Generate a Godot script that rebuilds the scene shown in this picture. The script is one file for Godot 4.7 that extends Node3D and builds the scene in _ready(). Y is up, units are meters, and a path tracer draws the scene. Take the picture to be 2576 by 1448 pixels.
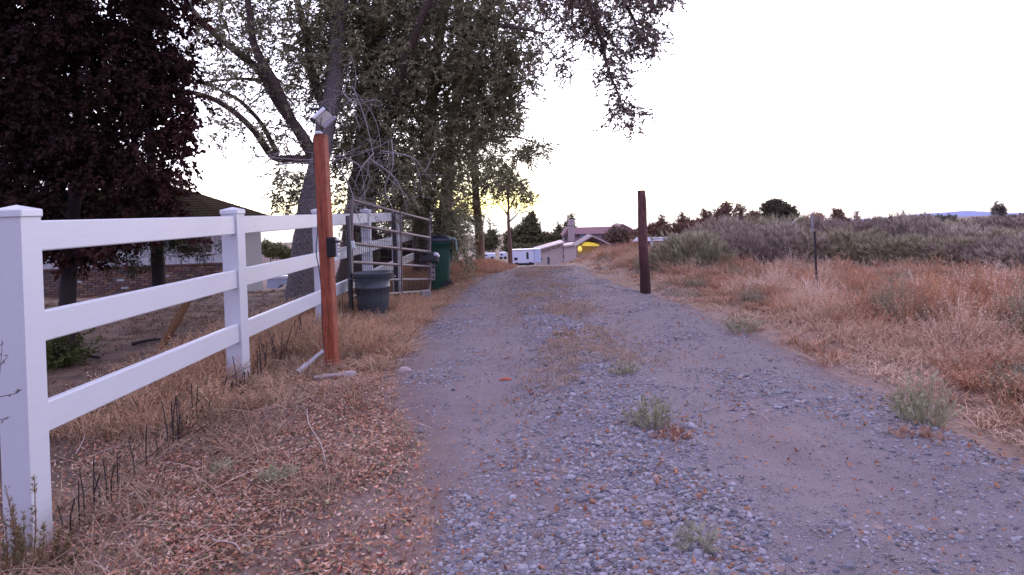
extends Node3D
# A gravel drive climbing past a white rail fence at dusk. Units are metres, -Z is up the drive, y is up.

const EYE := 1.27
const LENS := 1736.0
const ROLL := 2.2
var R := RandomNumberGenerator.new()
var used := {}
var noise_a := FastNoiseLite.new()
var noise_b := FastNoiseLite.new()
var flat_white: StandardMaterial3D

# ------------------------------------------------------------------ surveying
func at(px: float, py: float, d: float) -> Vector3:      # a sighting (bearing and dip) at a distance, as a place
	var dx := px - 1288.0
	var dy := py - 529.2
	var c := cos(deg_to_rad(ROLL))
	var s := sin(deg_to_rad(ROLL))
	return Vector3(d / LENS * (dx * c - dy * s), EYE - d / LENS * (dx * s + dy * c), -d)

func hgt(x: float, z: float) -> float:
	var d := -z
	var y := 0.0
	y -= 0.16 * smoothstep(-1.2, -1.95, x) * smoothstep(5.0, 3.0, d)
	y -= 0.17 * smoothstep(-0.9, -1.5, x) * smoothstep(8.0, 12.0, d) * smoothstep(-6.0, -3.5, x)
	y -= 0.55 * smoothstep(-3.0, -6.0, x) * smoothstep(9.0, 22.0, d)
	y += 0.22 * smoothstep(1.2, 2.2, absf(x - 0.3)) * smoothstep(11.0, 17.0, d) * smoothstep(30.0, 20.0, d) * smoothstep(-5.0, -2.5, x)
	y += 0.035 * smoothstep(0.55, 0.0, absf(x - road_mid(d))) * smoothstep(17.0, 10.0, d)
	y += 0.03 * noise_b.get_noise_2d(x * 3.0, z * 3.0) * smoothstep(40.0, 15.0, d)
	var t := d - 13.2
	if t > 0.0:
		var u := minf(t, 186.8)
		y -= 0.084 * u * u / (u + 3.0)
		y -= 0.033 * (t - u)
	return y

func road_left(d: float) -> float:
	return lerpf(lerpf(-0.38, -1.0, smoothstep(2.4, 6.0, d)), -0.8, smoothstep(8.0, 11.0, d)) + 0.75 * smoothstep(11.5, 16.5, d) + 0.16 * noise_a.get_noise_2d(d * 9.0, 4.0) - 0.25 * smoothstep(2.4, 0.0, d)

func road_right(d: float) -> float:
	return lerpf(2.28, 1.4, smoothstep(6.0, 15.5, d)) + 0.25 * smoothstep(14.0, 18.0, d) + 0.16 * noise_a.get_noise_2d(d * 9.0, 90.0)

func road_mid(d: float) -> float:
	return lerpf(0.62, 0.36, smoothstep(3.0, 11.0, d)) + 0.35 * smoothstep(11.5, 16.5, d)

func road_y(x: float, d: float) -> float:
	var a := road_left(d)
	var b := road_right(d)
	var y := hgt(x, -d)
	if x < a or x > b:
		return y
	var t := (x - a) / (b - a)
	var edge := minf(t, 1.0 - t)
	var u := x - road_mid(d)
	var rut := exp(-pow((u - 0.75) / 0.3, 2.0)) + exp(-pow((u + 0.78) / 0.3, 2.0))
	return y + lerpf(0.0, 0.014, smoothstep(0.0, 0.06, edge)) + smoothstep(0.0, 0.2, edge) * (0.012 - 0.012 * clampf(rut, 0.0, 1.0))

func on_ground(px: float, py: float) -> Vector3:
	var d := 1.5
	while d < 60.0:
		var p := at(px, py, d)
		if p.y < hgt(p.x, p.z):
			return Vector3(p.x, hgt(p.x, p.z), p.z)
		d += 0.02
	return at(px, py, 60.0)

# ------------------------------------------------------------------ nodes
func numbered(called: String) -> String:
	if not used.has(called):
		used[called] = 0
		return called
	used[called] += 1
	return "%s_%03d" % [called, used[called]]

func tag(o: Node3D, label: String, category: String, group := "", kind := "") -> Node3D:
	if label: o.set_meta("label", label)
	if category: o.set_meta("category", category)
	if group: o.set_meta("group", group)
	if kind: o.set_meta("kind", kind)
	return o

func thing(called: String, where: Vector3, label: String, category: String, group := "") -> Node3D:
	var o := Node3D.new()
	o.name = numbered(called)
	o.position = where
	add_child(o, true)
	tag(o, label, category, group)
	return o

func begin() -> SurfaceTool:
	var st := SurfaceTool.new()
	st.begin(Mesh.PRIMITIVE_TRIANGLES)
	st.set_color(Color.WHITE)
	return st

func put(called: String, mesh: Mesh, m: Material, parent: Node3D = null) -> MeshInstance3D:
	var o := MeshInstance3D.new()
	o.mesh = mesh
	o.material_override = m
	if parent == null:
		o.name = numbered(called)
		add_child(o, true)
	else:
		var n := called
		var k := 0
		while parent.has_node(n):
			k += 1
			n = "%s_%03d" % [called, k]
		o.name = n
		parent.add_child(o, true)
	return o

func done(st: SurfaceTool) -> ArrayMesh:
	st.generate_normals()
	return st.commit()

func obj(called: String, st: SurfaceTool, m: Material, parent: Node3D = null) -> MeshInstance3D:
	return put(called, done(st), m, parent)

func many(called: String, mesh: Mesh, m: Material, places: Array, colors: Array, parent: Node3D = null) -> MultiMeshInstance3D:
	var mm := MultiMesh.new()
	mm.transform_format = MultiMesh.TRANSFORM_3D
	mm.use_colors = true
	mm.mesh = mesh
	mm.instance_count = places.size()
	for i in places.size():
		mm.set_instance_transform(i, places[i])
		mm.set_instance_color(i, colors[i])
	var o := MultiMeshInstance3D.new()
	o.multimesh = mm
	o.material_override = m
	o.set_meta("kind", "stuff")
	if parent == null:
		o.name = numbered(called)
		add_child(o, true)
	else:
		var n := called
		var k := 0
		while parent.has_node(n):
			k += 1
			n = "%s_%03d" % [called, k]
		o.name = n
		parent.add_child(o, true)
	return o

# ------------------------------------------------------------------ shapes
func poly(st: SurfaceTool, p: Array, out: Vector3) -> void:
	var n: Vector3 = (p[2] - p[0]).cross(p[1] - p[0])
	var flip := n.dot(out) < 0.0
	for i in range(1, p.size() - 1):
		st.add_vertex(p[0])
		if flip:
			st.add_vertex(p[i + 1]); st.add_vertex(p[i])
		else:
			st.add_vertex(p[i]); st.add_vertex(p[i + 1])

func box(st: SurfaceTool, xf: Transform3D, s: Vector3, c := 0.0) -> void:   # a box with chamfered edges
	st.set_smooth_group(-1)
	var h := s * 0.5
	var pt := func(g: Array, a: int) -> Vector3:
		var v := Vector3()
		for k in 3:
			v[k] = g[k] * (h[k] - (0.0 if k == a else c))
		return v
	for a in 3:
		var u := (a + 1) % 3
		var w := (a + 2) % 3
		for sa in [-1, 1]:
			var q := []
			for e in [[-1, -1], [1, -1], [1, 1], [-1, 1]]:
				var g := [0, 0, 0]
				g[a] = sa; g[u] = e[0]; g[w] = e[1]
				q.append(xf * (pt.call(g, a) as Vector3))
			var o := Vector3(); o[a] = sa
			poly(st, q, xf.basis * o)
			if c > 0.0:
				for su in [-1, 1]:
					var g0 := [0, 0, 0]; g0[a] = sa; g0[u] = su; g0[w] = -1
					var g1 := g0.duplicate(); g1[w] = 1
					var o2 := Vector3(); o2[a] = sa; o2[u] = su
					poly(st, [xf * (pt.call(g0, a) as Vector3), xf * (pt.call(g1, a) as Vector3), xf * (pt.call(g1, u) as Vector3), xf * (pt.call(g0, u) as Vector3)], xf.basis * o2)
	if c > 0.0:
		for x in [-1, 1]:
			for y in [-1, 1]:
				for z in [-1, 1]:
					var g := [x, y, z]
					poly(st, [xf * (pt.call(g, 0) as Vector3), xf * (pt.call(g, 1) as Vector3), xf * (pt.call(g, 2) as Vector3)], xf.basis * Vector3(x, y, z))

func abox(st: SurfaceTool, center: Vector3, s: Vector3, c := 0.0, turn := Vector3.ZERO) -> void:
	box(st, Transform3D(Basis.from_euler(turn), center), s, c)

func tube(st: SurfaceTool, pts: Array, radii: Array, sides := 8, rough := 0.0, caps := true, tone := []) -> void:
	st.set_smooth_group(0)
	var rings := []
	var side := Vector3.ZERO
	for i in pts.size():
		var dir: Vector3 = (pts[mini(i + 1, pts.size() - 1)] - pts[maxi(i - 1, 0)]).normalized()
		if side == Vector3.ZERO:
			side = dir.cross(Vector3(0.3, 0.2, 1.0) if absf(dir.y) > 0.5 else Vector3.UP).normalized()
		side = (side - dir * side.dot(dir)).normalized()
		var up := dir.cross(side)
		var ring := []
		for k in sides:
			var a := TAU * k / sides
			var r: float = radii[i]
			if rough > 0.0:
				r *= 1.0 + rough * noise_a.get_noise_3d(k * 41.0, i * 17.0, pts[0].x * 50.0) * 2.0
			ring.append(pts[i] + (side * cos(a) + up * sin(a)) * r)
		rings.append(ring)
	for i in pts.size() - 1:
		for k in sides:
			var k2 := (k + 1) % sides
			var mid: Vector3 = (pts[i] + pts[i + 1]) * 0.5
			var q := [rings[i][k], rings[i][k2], rings[i + 1][k2], rings[i + 1][k]]
			if tone.is_empty():
				poly(st, q, (rings[i][k] + rings[i + 1][k2]) * 0.5 - mid)
				continue
			var flip: bool = ((q[2] - q[0]) as Vector3).cross(q[1] - q[0]).dot((rings[i][k] + rings[i + 1][k2]) * 0.5 - mid) < 0.0
			for e in ([0, 2, 1, 0, 3, 2] if flip else [0, 1, 2, 0, 2, 3]):
				st.set_color(tone[i] if e < 2 else tone[i + 1])
				st.add_vertex(q[e])
	if caps:
		st.set_smooth_group(-1)
		poly(st, rings[0], pts[0] - pts[1])
		var n := pts.size() - 1
		poly(st, rings[n], pts[n] - pts[n - 1])

func loft(st: SurfaceTool, rings: Array, smooth := 0, bottom := true, top := true) -> void:   # rings of points, bottom to top
	st.set_smooth_group(smooth)
	var n: int = rings[0].size()
	for i in rings.size() - 1:
		var mid := Vector3()
		for p in rings[i]: mid += p
		for p in rings[i + 1]: mid += p
		mid /= 2.0 * n
		for k in n:
			var k2 := (k + 1) % n
			var q := [rings[i][k], rings[i][k2], rings[i + 1][k2], rings[i + 1][k]]
			var c: Vector3 = (q[0] + q[1] + q[2] + q[3]) * 0.25
			var nn: Vector3 = (q[2] - q[0]).cross(q[3] - q[1])
			if nn.length_squared() < 1e-14: nn = (q[1] - q[0]).cross(q[2] - q[0])
			# rings turn the same way all along: keep one winding
			st.add_vertex(q[0]); st.add_vertex(q[1]); st.add_vertex(q[2])
			st.add_vertex(q[0]); st.add_vertex(q[2]); st.add_vertex(q[3])
	st.set_smooth_group(-1)
	if bottom: poly(st, rings[0], Vector3.DOWN)
	if top: poly(st, rings[-1], Vector3.UP)

func ring_rr(y: float, w: float, dp: float, r: float, cx := 0.0, cz := 0.0) -> Array:   # a rounded rectangle, seen from above clockwise
	var out := []
	for c in [[1, 1, 0], [-1, 1, 1], [-1, -1, 2], [1, -1, 3]]:
		for k in 4:
			var a: float = PI * 0.5 * (c[2] + k / 3.0)
			out.append(Vector3(cx + c[0] * (w * 0.5 - r) + r * cos(a), y, cz + c[1] * (dp * 0.5 - r) + r * sin(a)))
	return out

func ring_c(y: float, r: float, n := 28, wob := 0.0, sx := 1.0) -> Array:
	var out := []
	for k in n:
		var a := TAU * k / n
		var rr := r * (1.0 + wob * sin(a * 3.0 + y * 9.0))
		out.append(Vector3(cos(a) * rr * sx, y, sin(a) * rr))
	return out

# ------------------------------------------------------------------ materials
func lin(r: float, g: float, b: float) -> Color:
	return Color(r, g, b).linear_to_srgb()

func speckle(seed_: int, freq: float, lo: Color, mid: Color, hi: Color, size := 256, octaves := 5) -> ImageTexture:
	var n := FastNoiseLite.new()
	n.seed = seed_
	n.noise_type = FastNoiseLite.TYPE_SIMPLEX_SMOOTH
	n.frequency = freq
	n.fractal_octaves = octaves
	var src := n.get_seamless_image(size, size)
	var bytes := src.get_data()
	var lut := []
	for i in 256:
		var t := i / 255.0
		var c := lo.lerp(mid, t * 2.0) if t < 0.5 else mid.lerp(hi, t * 2.0 - 1.0)
		lut.append([int(clampf(c.r, 0, 1) * 255.0), int(clampf(c.g, 0, 1) * 255.0), int(clampf(c.b, 0, 1) * 255.0)])
	var outb := PackedByteArray()
	outb.resize(size * size * 3)
	for i in size * size:
		var l = lut[bytes[i]]
		outb[i * 3] = l[0]; outb[i * 3 + 1] = l[1]; outb[i * 3 + 2] = l[2]
	return ImageTexture.create_from_image(Image.create_from_data(size, size, false, Image.FORMAT_RGB8, outb))

func bumps(seed_: int, freq: float, strength := 4.0, size := 256) -> ImageTexture:
	var n := FastNoiseLite.new()
	n.seed = seed_
	n.frequency = freq
	n.fractal_octaves = 4
	var src := n.get_seamless_image(size, size)
	src.bump_map_to_normal_map(strength)
	return ImageTexture.create_from_image(src)

func plain(c: Color, rough := 0.8, metal := 0.0) -> StandardMaterial3D:
	var m := StandardMaterial3D.new()
	m.albedo_color = c
	m.roughness = rough
	m.metallic = metal
	return m

func tri(tex: Texture2D, scale_: Vector3, rough := 0.85, normal: Texture2D = null, depth := 1.0, tint := false) -> StandardMaterial3D:
	var m := StandardMaterial3D.new()
	m.albedo_texture = tex
	m.roughness = rough
	m.uv1_triplanar = true
	m.uv1_scale = scale_
	if normal:
		m.normal_enabled = true
		m.normal_texture = normal
		m.normal_scale = depth
	m.vertex_color_use_as_albedo = tint
	return m

func leafy(rough := 0.6, through := 0.35) -> StandardMaterial3D:
	var m := StandardMaterial3D.new()
	m.vertex_color_use_as_albedo = true
	m.roughness = rough
	m.cull_mode = BaseMaterial3D.CULL_DISABLED
	m.metallic_specular = 0.2
	if through > 0.0:
		m.backlight_enabled = true
		m.backlight = Color(through, through, through)
	return m

func hue(a: Color, b: Color, spread := 0.25) -> Color:     # linear tint between two, with some brightness scatter
	var c := a.lerp(b, R.randf())
	var k := 1.0 + R.randf_range(-spread, spread)
	return Color(c.r * k, c.g * k, c.b * k)

func spin() -> Basis:
	return Basis.from_euler(Vector3(R.randf_range(-PI, PI), R.randf_range(-PI, PI), R.randf_range(-PI, PI)))

# ------------------------------------------------------------------ small plants and leaves
func leaf(st: SurfaceTool, base: Vector3, dir: Vector3, side: Vector3, l: float, w: float, fold := 0.25) -> void:
	st.set_smooth_group(-1)
	var n := dir.cross(side).normalized()
	var tip := base + dir * l - n * l * 0.12
	var mid := base + dir * l * 0.45
	var a := mid + side * w * 0.5 + n * w * fold
	var b := mid - side * w * 0.5 + n * w * fold
	st.add_vertex(base); st.add_vertex(a); st.add_vertex(tip)
	st.add_vertex(base); st.add_vertex(tip); st.add_vertex(b)

func sprig_mesh(n: int, reach: float, l: float, w: float, droop: float) -> ArrayMesh:   # a twig with its leaves
	var st := begin()
	var pts := []
	var rad := []
	for i in 4:
		var t := i / 3.0
		pts.append(Vector3(reach * t, -droop * reach * t * t, 0.03 * sin(t * 5.0)))
		rad.append(lerpf(0.004, 0.0012, t))
	st.set_color(Color(0.7, 0.6, 0.55))
	tube(st, pts, rad, 3, 0.0, false)
	st.set_color(Color.WHITE)
	for i in n:
		var t := (i + R.randf()) / n
		var base := Vector3(reach * t, -droop * reach * t * t, 0.0) + Vector3(R.randf_range(-0.02, 0.02), R.randf_range(-0.03, 0.03), R.randf_range(-0.05, 0.05)) * reach * 3.0
		var dir := Vector3(R.randf_range(0.1, 1.0), R.randf_range(-1.0, 0.5), R.randf_range(-1.0, 1.0)).normalized()
		var side := dir.cross(Vector3(R.randf_range(-1, 1), R.randf_range(-1, 1), R.randf_range(-1, 1))).normalized()
		var k := R.randf_range(0.75, 1.2)
		var v := R.randf_range(0.75, 1.2)
		st.set_color(Color(v, v, v))
		leaf(st, base, dir, side, l * k, w * k)
	return done(st)

func tuft_mesh(n: int, h: float, w: float, lean: float, heads: bool, spread := 0.05) -> ArrayMesh:
	var st := begin()
	st.set_smooth_group(-1)
	for i in n:
		var a := R.randf() * TAU
		var base := Vector3(cos(a), 0, sin(a)) * spread * sqrt(R.randf())
		var out := Vector3(cos(a + R.randf_range(-0.8, 0.8)), 0, sin(a + R.randf_range(-0.8, 0.8)))
		var hh := h * R.randf_range(0.5, 1.1)
		var ln := lean * R.randf_range(0.3, 1.2)
		var side := out.cross(Vector3.UP) * w * 0.5
		var p1 := base + Vector3.UP * hh * 0.55 + out * hh * ln * 0.3
		var p2 := base + Vector3.UP * hh + out * hh * ln
		var v := R.randf_range(0.75, 1.15)
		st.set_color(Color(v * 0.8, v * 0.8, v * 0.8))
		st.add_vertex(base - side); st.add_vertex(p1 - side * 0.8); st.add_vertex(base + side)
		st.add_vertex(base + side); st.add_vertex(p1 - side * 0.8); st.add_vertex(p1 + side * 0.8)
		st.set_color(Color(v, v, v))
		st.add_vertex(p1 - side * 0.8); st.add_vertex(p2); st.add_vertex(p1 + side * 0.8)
		if heads and R.randf() < 0.7:
			for k in 5:
				var q := p1.lerp(p2, 0.55 + 0.11 * k)
				var dd := (out * R.randf_range(0.2, 1.0) + Vector3(R.randf_range(-0.6, 0.6), R.randf_range(-0.7, 0.6), R.randf_range(-0.6, 0.6))).normalized()
				st.set_color(Color(1.25 * v, 1.2 * v, 1.2 * v))
				leaf(st, q, dd, dd.cross(Vector3(0.3, 0.1, 1.0)).normalized(), h * 0.09, h * 0.022)
	return done(st)

func pebble_mesh(seed_: int) -> ArrayMesh:
	var st := begin()
	st.set_smooth_group(-1)
	var rr := RandomNumberGenerator.new()
	rr.seed = seed_
	var rings := []
	for i in 3:
		var ring := []
		for k in 6:
			var a := TAU * k / 6.0 + rr.randf_range(-0.25, 0.25)
			var r: float = [0.36, 0.52, 0.34][i] * rr.randf_range(0.75, 1.15)
			ring.append(Vector3(cos(a) * r * 1.2, [-0.2, 0.05, 0.3][i] + rr.randf_range(-0.06, 0.06), sin(a) * r))
		rings.append(ring)
	loft(st, rings, -1)
	return done(st)

# ------------------------------------------------------------------ trees
func puff(places: Array, tints: Array, px: float, py: float, r: float, d: float, dens: float, c0: Color, c1: Color, size := 1.0, deep := 1.2) -> void:
	var c := at(px, py, d)
	var rad := r * d / LENS
	var n := int(dens * r * r * 0.025)
	for i in n:
		var v := Vector3(R.randfn(), R.randfn(), R.randfn()).normalized() * pow(R.randf(), 0.42) * rad
		v.z *= deep
		# clumps: drop what falls into the gaps between boughs
		var w := c + v
		if noise_a.get_noise_3d(w.x * 60.0, w.y * 60.0, w.z * 60.0) < -0.16 + 0.1 * R.randf():
			continue
		var b := Basis.from_euler(Vector3(R.randf_range(-0.5, 0.5), R.randf() * TAU, R.randf_range(-1.0, 0.3)))
		var k := size * R.randf_range(0.7, 1.25)
		places.append(Transform3D(b.scaled(Vector3(k, k, k)), w))
		tints.append(hue(c0, c1, 0.3))

func path(list: Array, d: float) -> Array:     # sightings -> points; a third number shifts the distance
	var out := []
	for q in list:
		out.append(at(q[0], q[1], d + (q[2] if q.size() > 2 else 0.0)))
	return out

func smooth_path(pts: Array, per := 4) -> Array:
	var out := []
	for i in pts.size() - 1:
		var a: Vector3 = pts[maxi(i - 1, 0)]
		var b: Vector3 = pts[i]
		var c: Vector3 = pts[i + 1]
		var e: Vector3 = pts[mini(i + 2, pts.size() - 1)]
		for k in per:
			out.append(b.cubic_interpolate(c, a, e, float(k) / per))
	out.append(pts[-1])
	return out

func taper(n: int, r0: float, r1: float, flare := 0.0) -> Array:
	var out := []
	for i in n:
		var t := float(i) / (n - 1)
		out.append(lerpf(r0, r1, t) * (1.0 + flare * pow(1.0 - t, 6.0)))
	return out

func rel(pts: Array, o: Vector3) -> Array:
	var out := []
	for p in pts: out.append(p - o)
	return out

func shift(places: Array, o: Vector3) -> Array:
	var out := []
	for t in places:
		out.append(Transform3D(t.basis, t.origin - o))
	return out

func limb(root: Node3D, called: String, pts: Array, r0: float, r1: float, m: Material, flare := 0.0, sides := 9) -> void:
	var st := begin()
	var sp := smooth_path(pts)
	tube(st, rel(sp, root.position), taper(sp.size(), r0, r1, flare), sides, 0.12)
	obj(called, st, m, root)

func twigs(root: Node3D, called: String, from: Array, n: int, l: float, r: float, m: Material, droop := 0.3) -> void:
	# side shoots along a limb, joined into one part
	var st := begin()
	for i in n:
		var t := R.randf_range(0.15, 1.0) * (from.size() - 1)
		var k := mini(int(t), from.size() - 2)
		var p: Vector3 = from[k].lerp(from[k + 1], t - k)
		var dir := Vector3(R.randf_range(-1, 1), R.randf_range(-0.3, 1), R.randf_range(-1, 1)).normalized()
		var pts := [p]
		var ll := l * R.randf_range(0.4, 1.2)
		for j in 4:
			dir = (dir + Vector3(R.randf_range(-0.4, 0.4), R.randf_range(-0.4, 0.3) - droop * 0.4, R.randf_range(-0.4, 0.4))).normalized()
			pts.append(pts[-1] + dir * ll / 4.0)
		tube(st, rel(pts, root.position), taper(5, r * R.randf_range(0.6, 1.2), r * 0.2), 4, 0.0, false)
	var o := obj(called, st, m, root)
	o.set_meta("kind", "stuff")

# ------------------------------------------------------------------ sky
func dusk_sky() -> PanoramaSkyMaterial:
	var w := 512
	var h := 256
	var im := Image.create(w, h, false, Image.FORMAT_RGBAF)
	for j in h:
		var el := PI * (0.5 - (j + 0.5) / h)
		for i in w:
			var az := wrapf(TAU * (i + 0.5) / w, -PI, PI)
			var e := maxf(el, 0.0)
			var up := smoothstep(0.0, 1.2, e)
			var base := Vector3(0.46, 0.46, 0.82).lerp(Vector3(1.00, 0.95, 1.48), up)
			var da := wrapf(az - 0.3, -PI, PI)
			var wide := exp(-da * da / (2.0 * 0.80 * 0.80)) * exp(-e * e / (2.0 * 0.42 * 0.42))
			var dw := wrapf(az + 0.05, -PI, PI)
			var warm := exp(-dw * dw / (2.0 * 0.5 * 0.5)) * exp(-e / 0.07)
			var c := base + Vector3(2.35, 2.3, 2.55) * wide + Vector3(0.8, 0.35, 0.0) * warm
			c.z *= 1.0 - 0.78 * exp(-dw * dw / (2.0 * 0.3 * 0.3)) * exp(-e / 0.06)
			if el < 0.0:
				c = Vector3(1.12, 1.02, 0.97)     # the land falls away: this is still air over the valley
			im.set_pixel(i, j, Color(c.x, c.y, c.z, 1.0))
	var m := PanoramaSkyMaterial.new()
	m.panorama = ImageTexture.create_from_image(im)
	return m

func _ready() -> void:
	R.seed = 20251
	noise_a.seed = 5
	noise_a.frequency = 0.02
	noise_b.seed = 9
	noise_b.frequency = 0.35

	var cam := Camera3D.new()
	cam.name = "camera"
	cam.position = Vector3(0, EYE, 0)
	cam.rotation.z = deg_to_rad(-ROLL)
	var near := 0.05
	cam.set_frustum(1448.0 / LENS * near, Vector2(0, -(724.0 - 529.2) / LENS * near), near, 20000.0)
	cam.current = true
	add_child(cam)

	var env := Environment.new()
	env.background_mode = Environment.BG_SKY
	env.sky = Sky.new()
	env.sky.sky_material = dusk_sky()
	env.tonemap_mode = Environment.TONE_MAPPER_LINEAR
	env.tonemap_exposure = 1.4
	env.background_energy_multiplier = 1.0
	env.sdfgi_enabled = true
	env.ssao_enabled = true
	env.ssil_enabled = true
	var we := WorldEnvironment.new()
	we.name = "world_environment"
	we.environment = env
	add_child(we)

	var sun := DirectionalLight3D.new()
	sun.name = "low_sun"
	sun.light_color = Color(1.0, 0.82, 0.68)
	sun.light_energy = 0.15
	sun.light_angular_distance = 20.0
	sun.shadow_enabled = true
	add_child(sun)
	sun.look_at_from_position(Vector3(1.5, 1.6, -10.0), Vector3.ZERO)

	terrain()
	drive()
	far_land()
	left_house()
	far_buildings()
	rail_fence()
	wire_fence()
	red_post()
	farm_gate()
	bins()
	right_posts()
	yard_things()
	big_trees()
	plum_trees()
	far_trees()
	shrubs()
	ground_litter()
	grasses()
	weeds()

# ------------------------------------------------------------------ land
func ground_color(x: float, z: float) -> Color:
	var d := -z
	var n := noise_b.get_noise_2d(x * 2.2, z * 2.2)
	var n2 := noise_a.get_noise_2d(x * 90.0, z * 90.0)
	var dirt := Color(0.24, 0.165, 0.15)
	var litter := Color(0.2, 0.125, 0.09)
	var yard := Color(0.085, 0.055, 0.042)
	var straw := Color(0.27, 0.165, 0.105)
	var c := dirt
	if x < road_left(d):
		c = litter.lerp(dirt, clampf(0.35 + n * 0.9 + smoothstep(-1.0, -0.6, x) * 0.3, 0.0, 1.0))
	else:
		c = straw.lerp(dirt, clampf(0.4 + n * 0.9, 0.0, 1.0))
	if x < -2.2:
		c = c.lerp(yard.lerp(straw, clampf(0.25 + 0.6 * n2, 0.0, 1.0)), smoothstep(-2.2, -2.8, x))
	c = c.lerp(Color(0.2, 0.14, 0.1), smoothstep(30.0, 80.0, d))
	var k := 1.0 + 0.25 * n2 + 0.12 * n
	return Color(c.r * k, c.g * k, c.b * k)

func steps(stops: Array) -> PackedFloat32Array:       # [start, step, end, step, end ...]
	var out := PackedFloat32Array()
	var v: float = stops[0]
	var i := 1
	while i < stops.size():
		while v < stops[i + 1] - 0.0001:
			out.append(v)
			v += stops[i]
		v = stops[i + 1]
		i += 2
	out.append(v)
	return out

func grid(called: String, xs: PackedFloat32Array, ds: PackedFloat32Array, m: Material) -> void:
	var st := begin()
	st.set_smooth_group(0)
	for d in ds:
		for x in xs:
			st.set_color(ground_color(x, -d))
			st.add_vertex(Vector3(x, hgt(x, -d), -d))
	var n := xs.size()
	for j in ds.size() - 1:
		for i in n - 1:
			var a := j * n + i
			for k in [a, a + n, a + n + 1, a, a + n + 1, a + 1]:
				st.add_index(k)
	st.generate_normals()
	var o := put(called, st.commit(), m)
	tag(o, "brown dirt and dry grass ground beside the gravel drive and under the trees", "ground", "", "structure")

func terrain() -> void:
	var xs := steps([-9000.0, 2000.0, -1000.0, 250.0, -250.0, 60.0, -60.0, 12.0, -24.0, 2.5, -9.0, 0.3, -3.0, 0.12, 4.0, 0.3, 13.0, 2.5, 33.0, 12.0, 69.0, 60.0, 249.0, 250.0, 1000.0, 2000.0, 9000.0])
	var ds := steps([-60.0, 12.0, -2.0, 0.5, 1.0, 0.12, 14.0, 0.3, 32.0, 2.0, 60.0, 8.0, 196.0, 40.0, 600.0, 400.0, 9000.0])
	var m := tri(speckle(3, 0.05, lin(0.62, 0.6, 0.58), lin(0.88, 0.86, 0.85), lin(1.0, 1.0, 1.0)), Vector3(1.1, 1.1, 1.1), 0.95, bumps(31, 0.06, 6.0), 1.0, true)
	grid("ground", xs, ds, m)

func drive() -> void:
	var st := begin()
	st.set_smooth_group(0)
	var n := 44
	var ds := steps([-3.0, 0.5, 1.0, 0.1, 16.0, 0.4, 32.0, 3.0, 128.0])
	for d in ds:
		var a := road_left(d)
		var b := road_right(d)
		for i in n + 1:
			var t := float(i) / n
			var x := lerpf(a, b, t)
			var u := x - road_mid(d)
			var g := 0.5 + 0.5 * noise_a.get_noise_2d(x * 60.0, d * 40.0)
			var rut := exp(-pow((u - 0.75) / 0.3, 2.0)) + exp(-pow((u + 0.78) / 0.3, 2.0))
			var c := Color(0.235, 0.20, 0.215).lerp(Color(0.30, 0.23, 0.225), clampf(rut * 0.8 * g + 0.25 * g, 0.0, 1.0))
			c = c.lerp(Color(0.25, 0.17, 0.145), clampf((smoothstep(0.12, 0.0, t) + smoothstep(0.9, 1.0, t)) * (0.5 + g), 0.0, 1.0))
			var k := 1.0 + 0.12 * noise_b.get_noise_2d(x * 4.0, d * 4.0)
			st.set_color(Color(c.r * k, c.g * k, c.b * k))
			st.add_vertex(Vector3(x, road_y(x, d), -d))
	for j in ds.size() - 1:
		for i in n:
			var a := j * (n + 1) + i
			for k in [a, a + n + 1, a + n + 2, a, a + n + 2, a + 1]:
				st.add_index(k)
	st.generate_normals()
	var m := tri(speckle(8, 0.16, lin(0.42, 0.41, 0.43), lin(0.85, 0.84, 0.86), lin(1.2, 1.2, 1.2), 512), Vector3(1.7, 1.7, 1.7), 0.95, bumps(32, 0.2, 9.0, 512), 1.0, true)
	var o := put("gravel_drive", st.commit(), m)
	tag(o, "grey gravel drive with two bare wheel tracks rising to a crest", "drive", "", "structure")

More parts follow.
